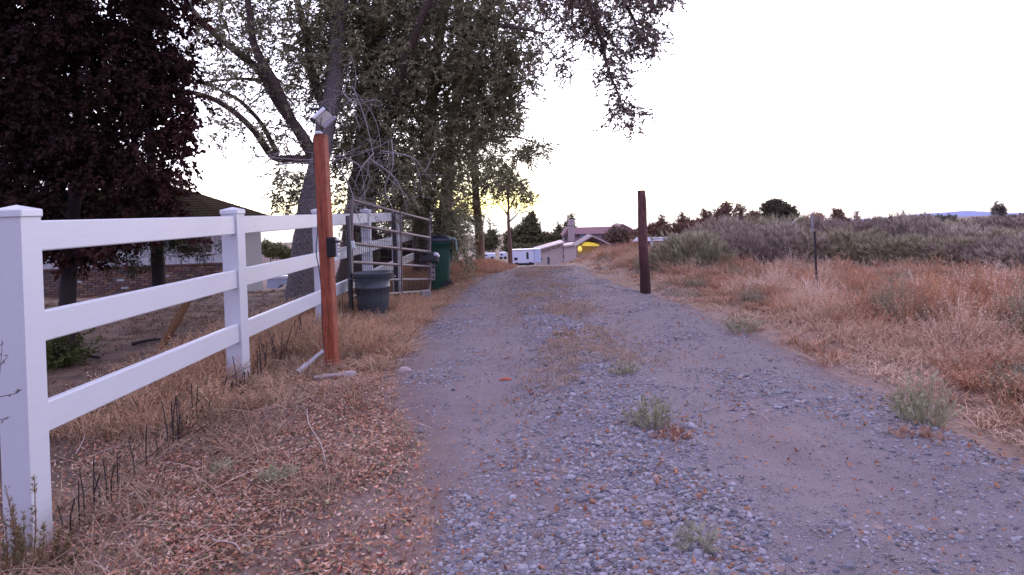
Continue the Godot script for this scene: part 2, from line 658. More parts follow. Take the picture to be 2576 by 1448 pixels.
func far_land() -> void:
	# the blue range far off to the right
	var st := begin()
	st.set_smooth_group(0)
	var cols := 110
	var rows := 8
	for j in rows + 1:
		for i in cols + 1:
			var t := float(i) / cols
			var px := lerpf(1900.0, 3300.0, t)
			var prof := 20.0 * exp(-pow((px - 2425.0) / 40.0, 2.0)) + 16.0 * exp(-pow((px - 2480.0) / 32.0, 2.0)) + 8.0 * exp(-pow((px - 2545.0) / 50.0, 2.0)) + 8.0 * exp(-pow((px - 2355.0) / 36.0, 2.0)) + 12.0 * exp(-pow((px - 2750.0) / 90.0, 2.0))
			prof += 2.0 * noise_a.get_noise_1d(px * 8.0)
			var s := float(j) / rows
			var top := at(px, 559.0 - prof * 1.3, 7000.0)
			var low := hgt(top.x, -7000.0) - 30.0
			var y := lerpf(low, maxf(top.y, low + 5.0), pow(1.0 - absf(s * 2.0 - 1.0), 0.8))
			st.add_vertex(Vector3(top.x, y + 25.0 * noise_a.get_noise_2d(px * 9.0, j * 40.0) * (1.0 - absf(s * 2.0 - 1.0)), -7000.0 + 1500.0 - 3000.0 * s))
	for j in rows:
		for i in cols:
			var a := j * (cols + 1) + i
			for k in [a, a + cols + 1, a + cols + 2, a, a + cols + 2, a + 1]:
				st.add_index(k)
	st.generate_normals()
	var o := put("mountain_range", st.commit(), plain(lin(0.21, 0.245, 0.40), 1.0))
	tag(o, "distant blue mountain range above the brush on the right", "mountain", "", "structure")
	# the mauve hill seen under the top rail on the left
	st = begin()
	st.set_smooth_group(0)
	for j in 13:
		for i in 25:
			var u := i / 24.0 * 2.0 - 1.0
			var v := j / 12.0 * 2.0 - 1.0
			var c := at(640.0, 640.0, 160.0)
			var x := c.x + u * 42.0
			var z := c.z + v * 24.0
			var bump := maxf(0.0, 1.0 - u * u) * maxf(0.0, 1.0 - v * v)
			st.add_vertex(Vector3(x, hgt(x, z) - 0.5 + 8.6 * bump + 1.2 * noise_a.get_noise_2d(x * 3.0, z * 3.0) * bump, z))
	for j in 12:
		for i in 24:
			var a := j * 25 + i
			for k in [a, a + 26, a + 25, a, a + 1, a + 26]:
				st.add_index(k)
	st.generate_normals()
	o = put("hill", st.commit(), tri(speckle(12, 0.05, lin(0.14, 0.1, 0.08), lin(0.22, 0.16, 0.13), lin(0.3, 0.22, 0.18)), Vector3(0.05, 0.05, 0.05), 1.0))
	tag(o, "mauve brown hill seen beneath the top rail beyond the house", "hill", "", "structure")

# ------------------------------------------------------------------ buildings
func wall_box(st: SurfaceTool, x0: float, x1: float, y0: float, y1: float, z: float, thick: float, c := 0.0) -> void:
	abox(st, Vector3((x0 + x1) * 0.5, (y0 + y1) * 0.5, z), Vector3(absf(x1 - x0), absf(y1 - y0), thick), c)

func left_house() -> void:
	var d := 22.0
	var a := at(60, 700, d)
	var b := at(578, 640, d)
	var root := thing("white_house", Vector3(a.x, b.y, -d), "low white house with brick lower wall behind the dark trees at left", "house")
	var x0 := -4.0
	var x1 := b.x - a.x
	var bt := at(560, 666, d).y - root.position.y
	var bb := hgt(b.x - 3.0, -d) - root.position.y - 0.25
	var top := at(600, 552, d).y - root.position.y
	var white := tri(speckle(41, 0.03, lin(0.5, 0.5, 0.5), lin(0.62, 0.62, 0.62), lin(0.66, 0.66, 0.66)), Vector3(0.8, 0.4, 0.8), 0.7)
	var st := begin()
	wall_box(st, x0, x1, bb, top, -0.4, 0.5)
	wall_box(st, x1 - 4.0, x1, bb, top, -1.7, 2.1)
	abox(st, Vector3((x0 + x1) * 0.5 - 2.0, (bb + top) * 0.5, -4.6), Vector3(x1 - x0 - 5.0, top - bb - 0.02, 7.8))
	obj("wall", st, white, root)
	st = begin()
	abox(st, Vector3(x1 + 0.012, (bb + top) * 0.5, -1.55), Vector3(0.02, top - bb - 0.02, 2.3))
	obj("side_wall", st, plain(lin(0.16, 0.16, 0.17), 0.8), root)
	var x := x0
	while x < x1 - 0.3:      # vertical siding boards
		st = begin()
		var w := 0.4
		wall_box(st, x + 0.006, minf(x + w, x1) - 0.006, bt + 0.01, top - 0.02, -0.135, 0.03, 0.004)
		obj("siding_board", st, white, root)
		x += w
	st = begin()
	wall_box(st, x1 - 0.02, x1 + 0.1, bb, top, -0.18, 0.14, 0.01)
	obj("corner_board", st, white, root)
	# window with a pale blind
	var wl := at(440, 600, d).x - a.x
	var wr := at(528, 600, d).x - a.x
	var sill := at(528, 632, d).y - root.position.y
	var win := Node3D.new()
	win.name = "window"
	root.add_child(win)
	win.position = Vector3((wl + wr) * 0.5, sill, -0.1)
	var ww := wr - wl
	st = begin()
	abox(st, Vector3(-ww * 0.5 - 0.05, 0.5, 0), Vector3(0.1, 1.1, 0.06), 0.008)
	abox(st, Vector3(ww * 0.5 + 0.05, 0.5, 0), Vector3(0.1, 1.1, 0.06), 0.008)
	abox(st, Vector3(0, 1.1, 0.002), Vector3(ww + 0.2, 0.1, 0.06), 0.008)
	abox(st, Vector3(0, 0.5, 0.002), Vector3(0.04, 1.0, 0.05), 0.006)
	obj("frame", st, white, win)
	st = begin()
	abox(st, Vector3(0, -0.07, 0.02), Vector3(ww + 0.26, 0.06, 0.14), 0.01)
	obj("sill", st, white, win)
	st = begin()
	abox(st, Vector3(0, 0.5, -0.012), Vector3(ww, 1.1, 0.02))
	obj("blind", st, plain(lin(0.22, 0.18, 0.15), 0.5), win)
	# roof: low pitch, falling to the right end
	var roofm := tri(speckle(42, 0.12, lin(0.012, 0.01, 0.007), lin(0.034, 0.025, 0.017), lin(0.10, 0.068, 0.045)), Vector3(0.6, 0.6, 0.6), 1.0)
	roofm.metallic_specular = 0.0
	var r0 := at(445, 484, d + 1.4) - root.position
	var r1 := at(700, 551, d + 3.4) - root.position
	var ridge := at(360, 474, d + 1.4) - root.position
	st = begin()
	st.set_smooth_group(-1)
	var z0 := 0.75
	var z1 := -3.4
	var zm := -1.4
	var ey := top - 0.02
	var lft := x0 - 1.0
	var A := Vector3(lft, ey, z0)
	var B := Vector3(r1.x, ey, z0)
	var C := Vector3(r1.x, ey, z1)
	var D := Vector3(lft, ey, z1)
	var E := Vector3(lft, ridge.y, zm)
	var F := Vector3(r0.x, ridge.y, zm)
	poly(st, [A, B, F, E], Vector3(0, 1, 1))
	poly(st, [B, C, F], Vector3(1, 1, 0))
	poly(st, [C, D, E, F], Vector3(0, 1, -1))
	poly(st, [A, E, D], Vector3(-1, 0, 0))
	poly(st, [A, D, C, B], Vector3.DOWN)
	obj("roof", st, roofm, root)
	st = begin()
	abox(st, Vector3((lft + r1.x) * 0.5, ey - 0.04, z0 + 0.012), Vector3(r1.x - lft, 0.16, 0.03), 0.004)
	abox(st, Vector3(r1.x + 0.012, ey - 0.04, (z0 + z1) * 0.5), Vector3(0.03, 0.16, z0 - z1), 0.004)
	obj("fascia", st, plain(lin(0.16, 0.12, 0.1), 0.8), root)
	# shingle courses on the right hip, standing proud
	for k in 15:
		var t0 := k / 15.0
		var t1 := (k + 1.08) / 15.0
		st = begin()
		st.set_smooth_group(-1)
		var n := Vector3(0.02, 0.014, 0.0)
		var n3 := Vector3(0.0, 0.008, 0.0)
		poly(st, [B.lerp(F, t0) + n, C.lerp(F, t0) + n, C.lerp(F, minf(t1, 1.0)) + n3, B.lerp(F, minf(t1, 1.0)) + n3], Vector3(1, 1, 0))
		poly(st, [B.lerp(F, t0) + n, C.lerp(F, t0) + n, C.lerp(F, t0), B.lerp(F, t0)], Vector3(1, -0.2, 0))
		obj("shingle_course", st, roofm, root)
		st = begin()
		st.set_smooth_group(-1)
		n = Vector3(0.0, 0.018, 0.02)
		poly(st, [A.lerp(E, t0) + n, B.lerp(F, t0) + n, B.lerp(F, minf(t1, 1.0)) + n3, A.lerp(E, minf(t1, 1.0)) + n3], Vector3(0, 1, 1))
		poly(st, [A.lerp(E, t0) + n, B.lerp(F, t0) + n, B.lerp(F, t0), A.lerp(E, t0)], Vector3(0, -0.2, 1))
		obj("shingle_course", st, roofm, root)
	# brick lower wall: mortar bed and bricks one by one
	st = begin()
	wall_box(st, x0, x1 + 0.06, bb, bt, -0.06, 0.2)
	obj("mortar_bed", st, plain(lin(0.12, 0.10, 0.095), 0.95), root)
	st = begin()
	wall_box(st, x0, x1 + 0.1, bt, bt + 0.06, -0.04, 0.3, 0.01)
	obj("brick_ledge", st, plain(lin(0.13, 0.07, 0.055), 0.9), root)
	var tones := [lin(0.15, 0.085, 0.065), lin(0.19, 0.12, 0.085), lin(0.11, 0.075, 0.065), lin(0.23, 0.15, 0.10), lin(0.15, 0.11, 0.1), lin(0.17, 0.08, 0.06)]
	var mats := []
	for c in tones:
		mats.append(plain(c, 0.9))
	var pale := plain(lin(0.42, 0.41, 0.42), 0.85)
	var shapes := []
	for k in 3:
		st = begin()
		abox(st, Vector3.ZERO, Vector3(0.245, 0.068, 0.06), 0.006, Vector3(0, R.randf_range(-0.04, 0.04), R.randf_range(-0.01, 0.01)))
		shapes.append(done(st))
	var row := 0
	var yy := bt - 0.045
	var first := at(118, 690, d).x - a.x
	var last := at(566, 690, d).x - a.x
	while yy > bb + 0.2 and row < 11:
		var bx := first + (0.13 if row % 2 else 0.0)
		while bx < last:
			var mm: Material = mats[R.randi() % mats.size()]
			if R.randf() < 0.025: mm = pale
			var o := put("brick", shapes[R.randi() % 3], mm, root)
			o.position = Vector3(bx, yy, 0.045 + R.randf_range(-0.006, 0.012))
			bx += 0.262
		yy -= 0.082
		row += 1
	# pale downpipe at the corner
	st = begin()
	var pp := at(571, 600, d) - root.position
	tube(st, [Vector3(pp.x, top, -0.1), Vector3(pp.x, bb, -0.1)], [0.035, 0.035], 6)
	obj("downpipe", st, plain(lin(0.35, 0.34, 0.36), 0.5), root)

func slab(st: SurfaceTool, pts: Array, t: Vector3) -> void:    # a convex outline given thickness t
	st.set_smooth_group(-1)
	var c := Vector3()
	for p in pts: c += p
	c /= pts.size()
	poly(st, pts, -t)
	var back := []
	for p in pts: back.append(p + t)
	poly(st, back, t)
	for i in pts.size():
		var j := (i + 1) % pts.size()
		poly(st, [pts[i], pts[j], pts[j] + t, pts[i] + t], (pts[i] + pts[j]) * 0.5 - c)

func far_buildings() -> void:
	# long pale trailer beside the drive, below the crest
	var d := 140.0
	var o := at(1320, 668, d)
	var r := thing("white_trailer", o, "white flat-sided trailer with two dark windows at the foot of the drive", "trailer")
	var sc := d / LENS
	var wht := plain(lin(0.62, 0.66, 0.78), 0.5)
	var dark := plain(lin(0.02, 0.02, 0.025), 0.3)
	var st := begin()
	abox(st, Vector3(-0.4, 1.75, -1.5), Vector3(4.5, 2.7, 3.0), 0.12)
	obj("body", st, wht, r)
	st = begin()
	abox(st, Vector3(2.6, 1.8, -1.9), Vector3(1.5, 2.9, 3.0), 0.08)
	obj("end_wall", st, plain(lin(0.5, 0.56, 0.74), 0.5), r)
	st = begin()
	abox(st, Vector3(-0.3, 3.16, -1.5), Vector3(5.0, 0.12, 3.2), 0.03)
	obj("roof", st, plain(lin(0.75, 0.74, 0.78), 0.5), r)
	for q in [[-1.75, 1.35, 0.75, 0.65], [0.65, 1.95, 0.5, 1.5]]:
		st = begin()
		abox(st, Vector3(q[0], q[1], 0.03), Vector3(q[2], q[3], 0.06), 0.02)
		var w := obj("window", st, plain(lin(0.35, 0.36, 0.42), 0.5), r)
		st = begin()
		abox(st, Vector3(q[0], q[1], 0.05), Vector3(q[2] - 0.14, q[3] - 0.14, 0.06))
		obj("pane", st, dark, w)
	st = begin()
	abox(st, Vector3(-0.2, 0.2, -0.4), Vector3(4.4, 0.4, 0.4), 0.05)
	obj("undercarriage", st, dark, r)
	for x in [-1.6, 1.2]:
		st = begin()
		tube(st, [Vector3(x, 0.32, 0.05), Vector3(x, 0.32, -0.2)], [0.34, 0.34], 14)
		obj("wheel", st, dark, r)

	# beige long shed, roof rising to the right
	d = 150.0
	o = at(1400, 672, d)
	r = thing("beige_shed", o, "long beige shed with sloping roofline right of the white trailer", "shed")
	var beige := tri(speckle(50, 0.03, lin(0.42, 0.35, 0.32), lin(0.52, 0.43, 0.39), lin(0.56, 0.47, 0.43)), Vector3(0.2, 0.2, 0.2), 0.8)
	var f := func(px: float, py: float, dd := 150.0) -> Vector3: return at(px, py, dd) - o
	st = begin()
	slab(st, [f.call(1347, 674), f.call(1349, 631), f.call(1417, 612), f.call(1419, 674)], Vector3(0, 0, -9))
	obj("wall", st, beige, r)
	st = begin()
	slab(st, [f.call(1419.5, 674, 149.5), f.call(1419, 622, 149.5), f.call(1449, 617, 149.5), f.call(1450, 674, 149.5)], Vector3(0, 0, -7))
	obj("annex", st, plain(lin(0.5, 0.41, 0.38), 0.8), r)
	st = begin()
	slab(st, [f.call(1345, 633, 149), f.call(1345, 630, 149), f.call(1419, 609, 149), f.call(1419, 612.5, 149)], Vector3(0, 0, -11))
	slab(st, [f.call(1419, 622, 149), f.call(1419, 618.5, 149), f.call(1451, 614, 149), f.call(1451, 617.5, 149)], Vector3(0, 0, -9))
	obj("roof", st, plain(lin(0.5, 0.4, 0.37), 0.7), r)
	for q in [[1361, 653, 5, 6], [1380, 656, 5, 17], [1418, 645, 3, 6]]:
		st = begin()
		var p: Vector3 = f.call(q[0], q[1], 149.9)
		abox(st, p, Vector3(q[2] * 150.0 / LENS, q[3] * 150.0 / LENS, 0.12), 0.03)
		obj("door" if q[3] > 10 else "window", st, plain(lin(0.06, 0.07, 0.12), 0.4), r)
	for k in 5:
		st = begin()
		var p: Vector3 = f.call(1355.0 + k * 13.0, 638.0 - k * 4.2, 149.9)
		abox(st, p, Vector3(0.55, 0.22, 0.1), 0.02)
		obj("vent", st, plain(lin(0.25, 0.2, 0.2), 0.6), r)

	# open gabled barn with a lit inside
	d = 120.0
	o = at(1492, 642, d)
	r = thing("gabled_barn", o, "brown gabled barn with yellow lamplight inside its open front", "barn")
	f = func(px: float, py: float, dd := 120.0) -> Vector3: return at(px, py, dd) - o
	var brown := plain(lin(0.14, 0.095, 0.095), 0.9)
	st = begin()
	slab(st, [f.call(1448, 622), f.call(1449, 618), f.call(1490, 592.5), f.call(1490, 597)], Vector3(0, 0, -7))
	slab(st, [f.call(1490.4, 597), f.call(1490.4, 592.5), f.call(1538, 615), f.call(1537, 619)], Vector3(0, 0, -7))
	obj("roof", st, plain(lin(0.2, 0.15, 0.16), 0.85), r)
	st = begin()
	slab(st, [f.call(1448, 621, 119.7), f.call(1448, 618, 119.7), f.call(1490, 592, 119.7), f.call(1490, 596, 119.7)], Vector3(0, 0, -0.2))
	slab(st, [f.call(1490.5, 596, 119.7), f.call(1490.5, 592, 119.7), f.call(1538, 614.5, 119.7), f.call(1538, 618, 119.7)], Vector3(0, 0, -0.2))
	obj("barge_board", st, plain(lin(0.42, 0.34, 0.34), 0.8), r)
	st = begin()
	slab(st, [f.call(1453, 642, 126.5), f.call(1453, 619, 126.5), f.call(1490, 598, 126.5), f.call(1534, 618, 126.5), f.call(1534, 642, 126.5)], Vector3(0, 0, -0.3))
	obj("back_wall", st, plain(lin(0.36, 0.28, 0.17), 0.9), r)
	st = begin()
	slab(st, [f.call(1510, 642, 120.5), f.call(1510, 606, 120.5), f.call(1533, 618, 120.5), f.call(1533, 642, 120.5)], Vector3(0, 0, -0.3))
	slab(st, [f.call(1470, 607.5, 120.5), f.call(1490, 597.5, 120.5), f.call(1509.8, 606.5, 120.5), f.call(1509.8, 613.5, 120.5), f.call(1490, 606, 120.5)], Vector3(0, 0, -0.3))
	obj("front_wall", st, brown, r)
	for px in [1452.0, 1532.0]:
		st = begin()
		tube(st, [f.call(px, 650, 120.2), f.call(px, 619, 120.2)], [0.14, 0.14], 6)
		obj("corner_post", st, plain(lin(0.3, 0.22, 0.2), 0.9), r)
	var lit := plain(lin(0.9, 0.75, 0.2), 0.8)
	lit.emission_enabled = true
	lit.emission = Color(1.0, 0.86, 0.25)
	lit.emission_energy_multiplier = 0.38
	st = begin()
	slab(st, [f.call(1463, 619, 121), f.call(1471, 611, 121), f.call(1488, 608, 121), f.call(1508, 617, 121), f.call(1505, 620, 121)], Vector3(0, 0, -0.3))
	obj("lamp_panel", st, lit, r)
	st = begin()
	var sph := SphereMesh.new()
	sph.radius = 0.38; sph.height = 1.0; sph.radial_segments = 16; sph.rings = 8
	var bulb := put("lamp", sph, lit, r)
	bulb.position = f.call(1459, 627, 119.2)
	var glow := OmniLight3D.new()
	glow.name = "barn_light"
	glow.position = f.call(1470, 622, 123.0)
	glow.light_color = Color(1.0, 0.84, 0.4)
	glow.light_energy = 3.0
	glow.light_size = 0.5
	glow.omni_range = 30.0
	glow.omni_attenuation = 2.0
	glow.shadow_enabled = true
	r.add_child(glow)

	# two-storey house behind
	d = 175.0
	o = at(1500, 640, d)
	r = thing("two_storey_house", o, "two storey house with long reddish roof and pale chimney behind the barn", "house")
	f = func(px: float, py: float, dd := 175.0) -> Vector3: return at(px, py, dd) - o
	var rough := tri(speckle(51, 0.03, lin(0.27, 0.21, 0.23), lin(0.34, 0.27, 0.29), lin(0.38, 0.31, 0.33)), Vector3(0.2, 0.2, 0.2), 0.9)
	st = begin()
	slab(st, [f.call(1419, 648), f.call(1419, 595), f.call(1432, 585), f.call(1580, 588), f.call(1584, 648)], Vector3(0, 0, -10))
	obj("wall", st, rough, r)
	st = begin()
	slab(st, [f.call(1417, 597, 174.5), f.call(1417, 594, 174.5), f.call(1430, 573, 174.5), f.call(1433, 573, 174.5), f.call(1436, 588, 174.5)], Vector3(0, 0, -11))
	slab(st, [f.call(1434, 590, 174), f.call(1431, 574, 178), f.call(1560, 570, 178), f.call(1572, 587, 174)], Vector3(0, 0.0, -1.5))
	slab(st, [f.call(1548, 588, 173), f.call(1557, 570, 173), f.call(1568, 564, 173), f.call(1590, 575, 173), f.call(1596, 588, 173)], Vector3(0, 0, -12))
	obj("roof", st, plain(lin(0.2, 0.105, 0.115), 0.9), r)
	st = begin()
	abox(st, f.call(1437, 580, 172.5), Vector3(1.5, 5.4, 1.3), 0.05)
	abox(st, f.call(1437, 566, 172.5) + Vector3(0, 0.02, 0), Vector3(1.8, 0.35, 1.6), 0.05)
	obj("chimney", st, plain(lin(0.42, 0.33, 0.33), 0.9), r)
	for q in [[1467, 592, 1.3, 0.85], [1455, 593, 0.7, 0.8], [1424, 601, 0.5, 0.8], [1520, 597, 1.2, 0.9]]:
		st = begin()
		var p: Vector3 = f.call(q[0], q[1], 174.9)
		abox(st, p, Vector3(q[2] + 0.25, q[3] + 0.25, 0.12), 0.02)
		var w := obj("window", st, plain(lin(0.4, 0.34, 0.36), 0.7), r)
		st = begin()
		abox(st, p + Vector3(0, 0, 0.03), Vector3(q[2], q[3], 0.12))
		obj("pane", st, plain(lin(0.25, 0.38, 0.55) if q[0] == 1467 else lin(0.09, 0.08, 0.1), 0.15), w)

	# low house with pale roof right of the round post
	d = 130.0
	o = at(1665, 622, d)
	r = thing("low_house", o, "low red-walled house with pale grey roof just right of the round post", "house")
	f = func(px: float, py: float, dd := 130.0) -> Vector3: return at(px, py, dd) - o
	st = begin()
	slab(st, [f.call(1600, 628), f.call(1600, 607), f.call(1700, 605), f.call(1700, 628)], Vector3(0, 0, -7))
	obj("wall", st, plain(lin(0.17, 0.07, 0.075), 0.9), r)
	st = begin()
	slab(st, [f.call(1596, 608, 129.3), f.call(1604, 597.5, 132), f.call(1694, 596, 132), f.call(1704, 605.5, 129.3)], Vector3(0, -0.2, -2))
	obj("roof", st, plain(lin(0.33, 0.32, 0.38), 0.8), r)
	for q in [[1640, 614, 0.5, 1.4], [1662, 600.5, 1.6, 0.3]]:
		st = begin()
		abox(st, f.call(q[0], q[1], 129.6 if q[3] > 1.0 else 129.0), Vector3(q[2], q[3], 0.25), 0.03)
		obj("door" if q[3] > 1.0 else "skylight", st, plain(lin(0.6, 0.58, 0.66), 0.4), r)

	# red wall/fence line left of the post
	d = 118.0
	o = at(1560, 632, d)
	r = thing("red_board_fence", o, "dull red board fence running between barn and round post", "fence")
	for k in 16:
		st = begin()
		var p := at(1537.0 + k * 4.3, 624.0 + R.randf_range(-0.6, 0.6), d) - o
		abox(st, p, Vector3(0.27, 1.5, 0.05), 0.01)
		obj("board", st, plain(lin(0.17 + R.randf() * 0.03, 0.065, 0.068), 0.9), r)

	# pale parked things at far left of the crest
	var names := [["long white parked trailer lying low behind the grass left of the pole", 1228.0, 645.0, 36.0, 1.0], ["small white box van roof beside the slender tree, behind the grass", 1266.0, 644.5, 18.0, 3.0]]
	for q in names:
		d = 160.0
		o = at(q[1], q[2] + 8.0, d)
		r = thing("white_vehicle", o, q[0], "vehicle")
		var w2: float = q[3] * d / LENS
		var h2: float = q[4] * d / LENS + 1.0
		st = begin()
		abox(st, Vector3(0, h2 * 0.5 + 0.35, 0), Vector3(w2, h2, 2.2), 0.15)
		obj("body", st, wht, r)
		st = begin()
		abox(st, Vector3(-w2 * 0.2, h2 * 0.65 + 0.3, 1.1), Vector3(w2 * 0.3, h2 * 0.3, 0.08), 0.02)
		obj("window", st, dark, r)
		for x in [-0.3, 0.3]:
			st = begin()
			tube(st, [Vector3(x * w2, 0.35, 1.15), Vector3(x * w2, 0.35, 0.9)], [0.35, 0.35], 12)
			obj("wheel", st, dark, r)

# ------------------------------------------------------------------ fences, posts, gate
func fence_x(d: float) -> float:
	return -2.244 + 0.0127 * d

func rail_fence() -> void:
	var d0 := 3.07
	var gap := 2.3
	var n := 7
	var root := thing("white_rail_fence", Vector3(fence_x(d0), hgt(fence_x(d0), -d0), -d0), "white three-rail vinyl fence with capped posts running up left of the drive", "fence")
	var vinyl := tri(speckle(61, 0.02, lin(0.535, 0.545, 0.575), lin(0.555, 0.565, 0.595), lin(0.57, 0.58, 0.61)), Vector3(6.0, 6.0, 0.5), 0.4, null, 1.0, true)
	var capm := plain(lin(0.6, 0.61, 0.64), 0.35)
	var turn := Vector3(0, -atan(0.0127), 0)
	var twist := [0.0, -0.06, 0.0, 0.02, -0.03, 0.0, 0.02]
	var o := root.position
	for k in n:
		var d := d0 + gap * k
		var x := fence_x(d)
		var g := hgt(x, -d) - 0.08
		var top := 1.335
		var st := begin()
		var ye := g
		for seg in 7:
			var y1 := g + 0.08 + 0.035 * (seg + 1) if seg < 6 else top
			var dirt := 0.75 * pow(1.0 - seg / 6.0, 1.3)
			st.set_color(Color.WHITE.lerp(Color(0.52, 0.42, 0.34), dirt))
			abox(st, Vector3(0, (ye + y1) * 0.5 - o.y, 0), Vector3(0.127, y1 - ye, 0.127), 0.0)
			ye = y1
		st.set_color(Color.WHITE)
		var p := obj("post", st, vinyl, root)
		p.position = Vector3(x - o.x, 0, -d - o.z)
		p.rotation = turn + Vector3(0, twist[k], 0)
		st = begin()
		abox(st, Vector3(0, top + 0.005 - o.y, 0), Vector3(0.142, 0.036, 0.142), 0.005)
		var y0 := top + 0.0235 - o.y
		st.set_smooth_group(-1)
		var q := []
		for c in [[-1, -1], [1, -1], [1, 1], [-1, 1]]:
			q.append(Vector3(c[0] * 0.064, y0, c[1] * 0.064))
		for i in 4:
			poly(st, [q[i], q[(i + 1) % 4], Vector3(0, y0 + 0.02, 0)], (q[i] + q[(i + 1) % 4]) * 0.5 + Vector3(0, 0.1 - y0, 0))
		obj("cap", st, capm, p)
		if k == n - 1:
			continue
		for h in [1.24, 0.825, 0.41]:
			var a := Vector3(x + 0.022, h - o.y, -d - 0.0645) - Vector3(o.x, 0, o.z)
			var e := Vector3(fence_x(d + gap) + 0.022, h - o.y, -d - gap + 0.0645) - Vector3(o.x, 0, o.z)
			st = begin()
			var sag := -0.004
			abox(st, Vector3(0, sag, 0), Vector3(0.045, 0.14, a.distance_to(e)), 0.006)
			var rl := obj("rail", st, vinyl, root)
			rl.position = (a + e) * 0.5
			rl.rotation = turn

func wire_fence() -> void:
	# rusty black field wire left standing along the foot of the rail fence
	var root := thing("wire_fence", Vector3(-2.05, hgt(-2.05, -4.0), -4.0), "low dark field wire with bent upright wires along the foot of the white fence", "wire fence")
	var m := plain(lin(0.03, 0.026, 0.025), 0.7, 0.3)
	var o := root.position
	var d := 3.15
	while d < 8.6:
		var x := fence_x(d) + 0.10 + R.randf_range(-0.01, 0.02)
		var g := hgt(x, -d)
		var h := R.randf_range(0.07, 0.3)
		if d > 5.5: h *= 1.15
		var st := begin()
		var b := R.randfn() * 0.045
		var pts := [Vector3(x, g - 0.02, -d), Vector3(x + b * 0.3, g + h * 0.5, -d + b * 0.4), Vector3(x + b, g + h, -d + b)]
		if R.randf() < 0.25: pts.append(Vector3(x + b + 0.03, g + h - 0.01, -d + b + 0.05))
		tube(st, rel(pts, o), taper(pts.size(), 0.0036, 0.003), 4, 0.0, false)
		obj("upright_wire", st, m, root)
		d += R.randf_range(0.025, 0.065) * (1.0 if (d > 4.0 and d < 4.6) or d > 4.9 or d < 3.6 else 2.2)
	for h in [0.06, 0.15]:
		var st := begin()
		var pts := []
		d = 3.15
		while d < 8.6:
			var x := fence_x(d) + 0.105
			pts.append(Vector3(x + R.randf_range(-0.01, 0.01), hgt(x, -d) + h + R.randf_range(-0.012, 0.012), -d))
			d += 0.25
		tube(st, rel(pts, o), taper(pts.size(), 0.0025, 0.0025), 4, 0.0, false)
		obj("line_wire", st, m, root)

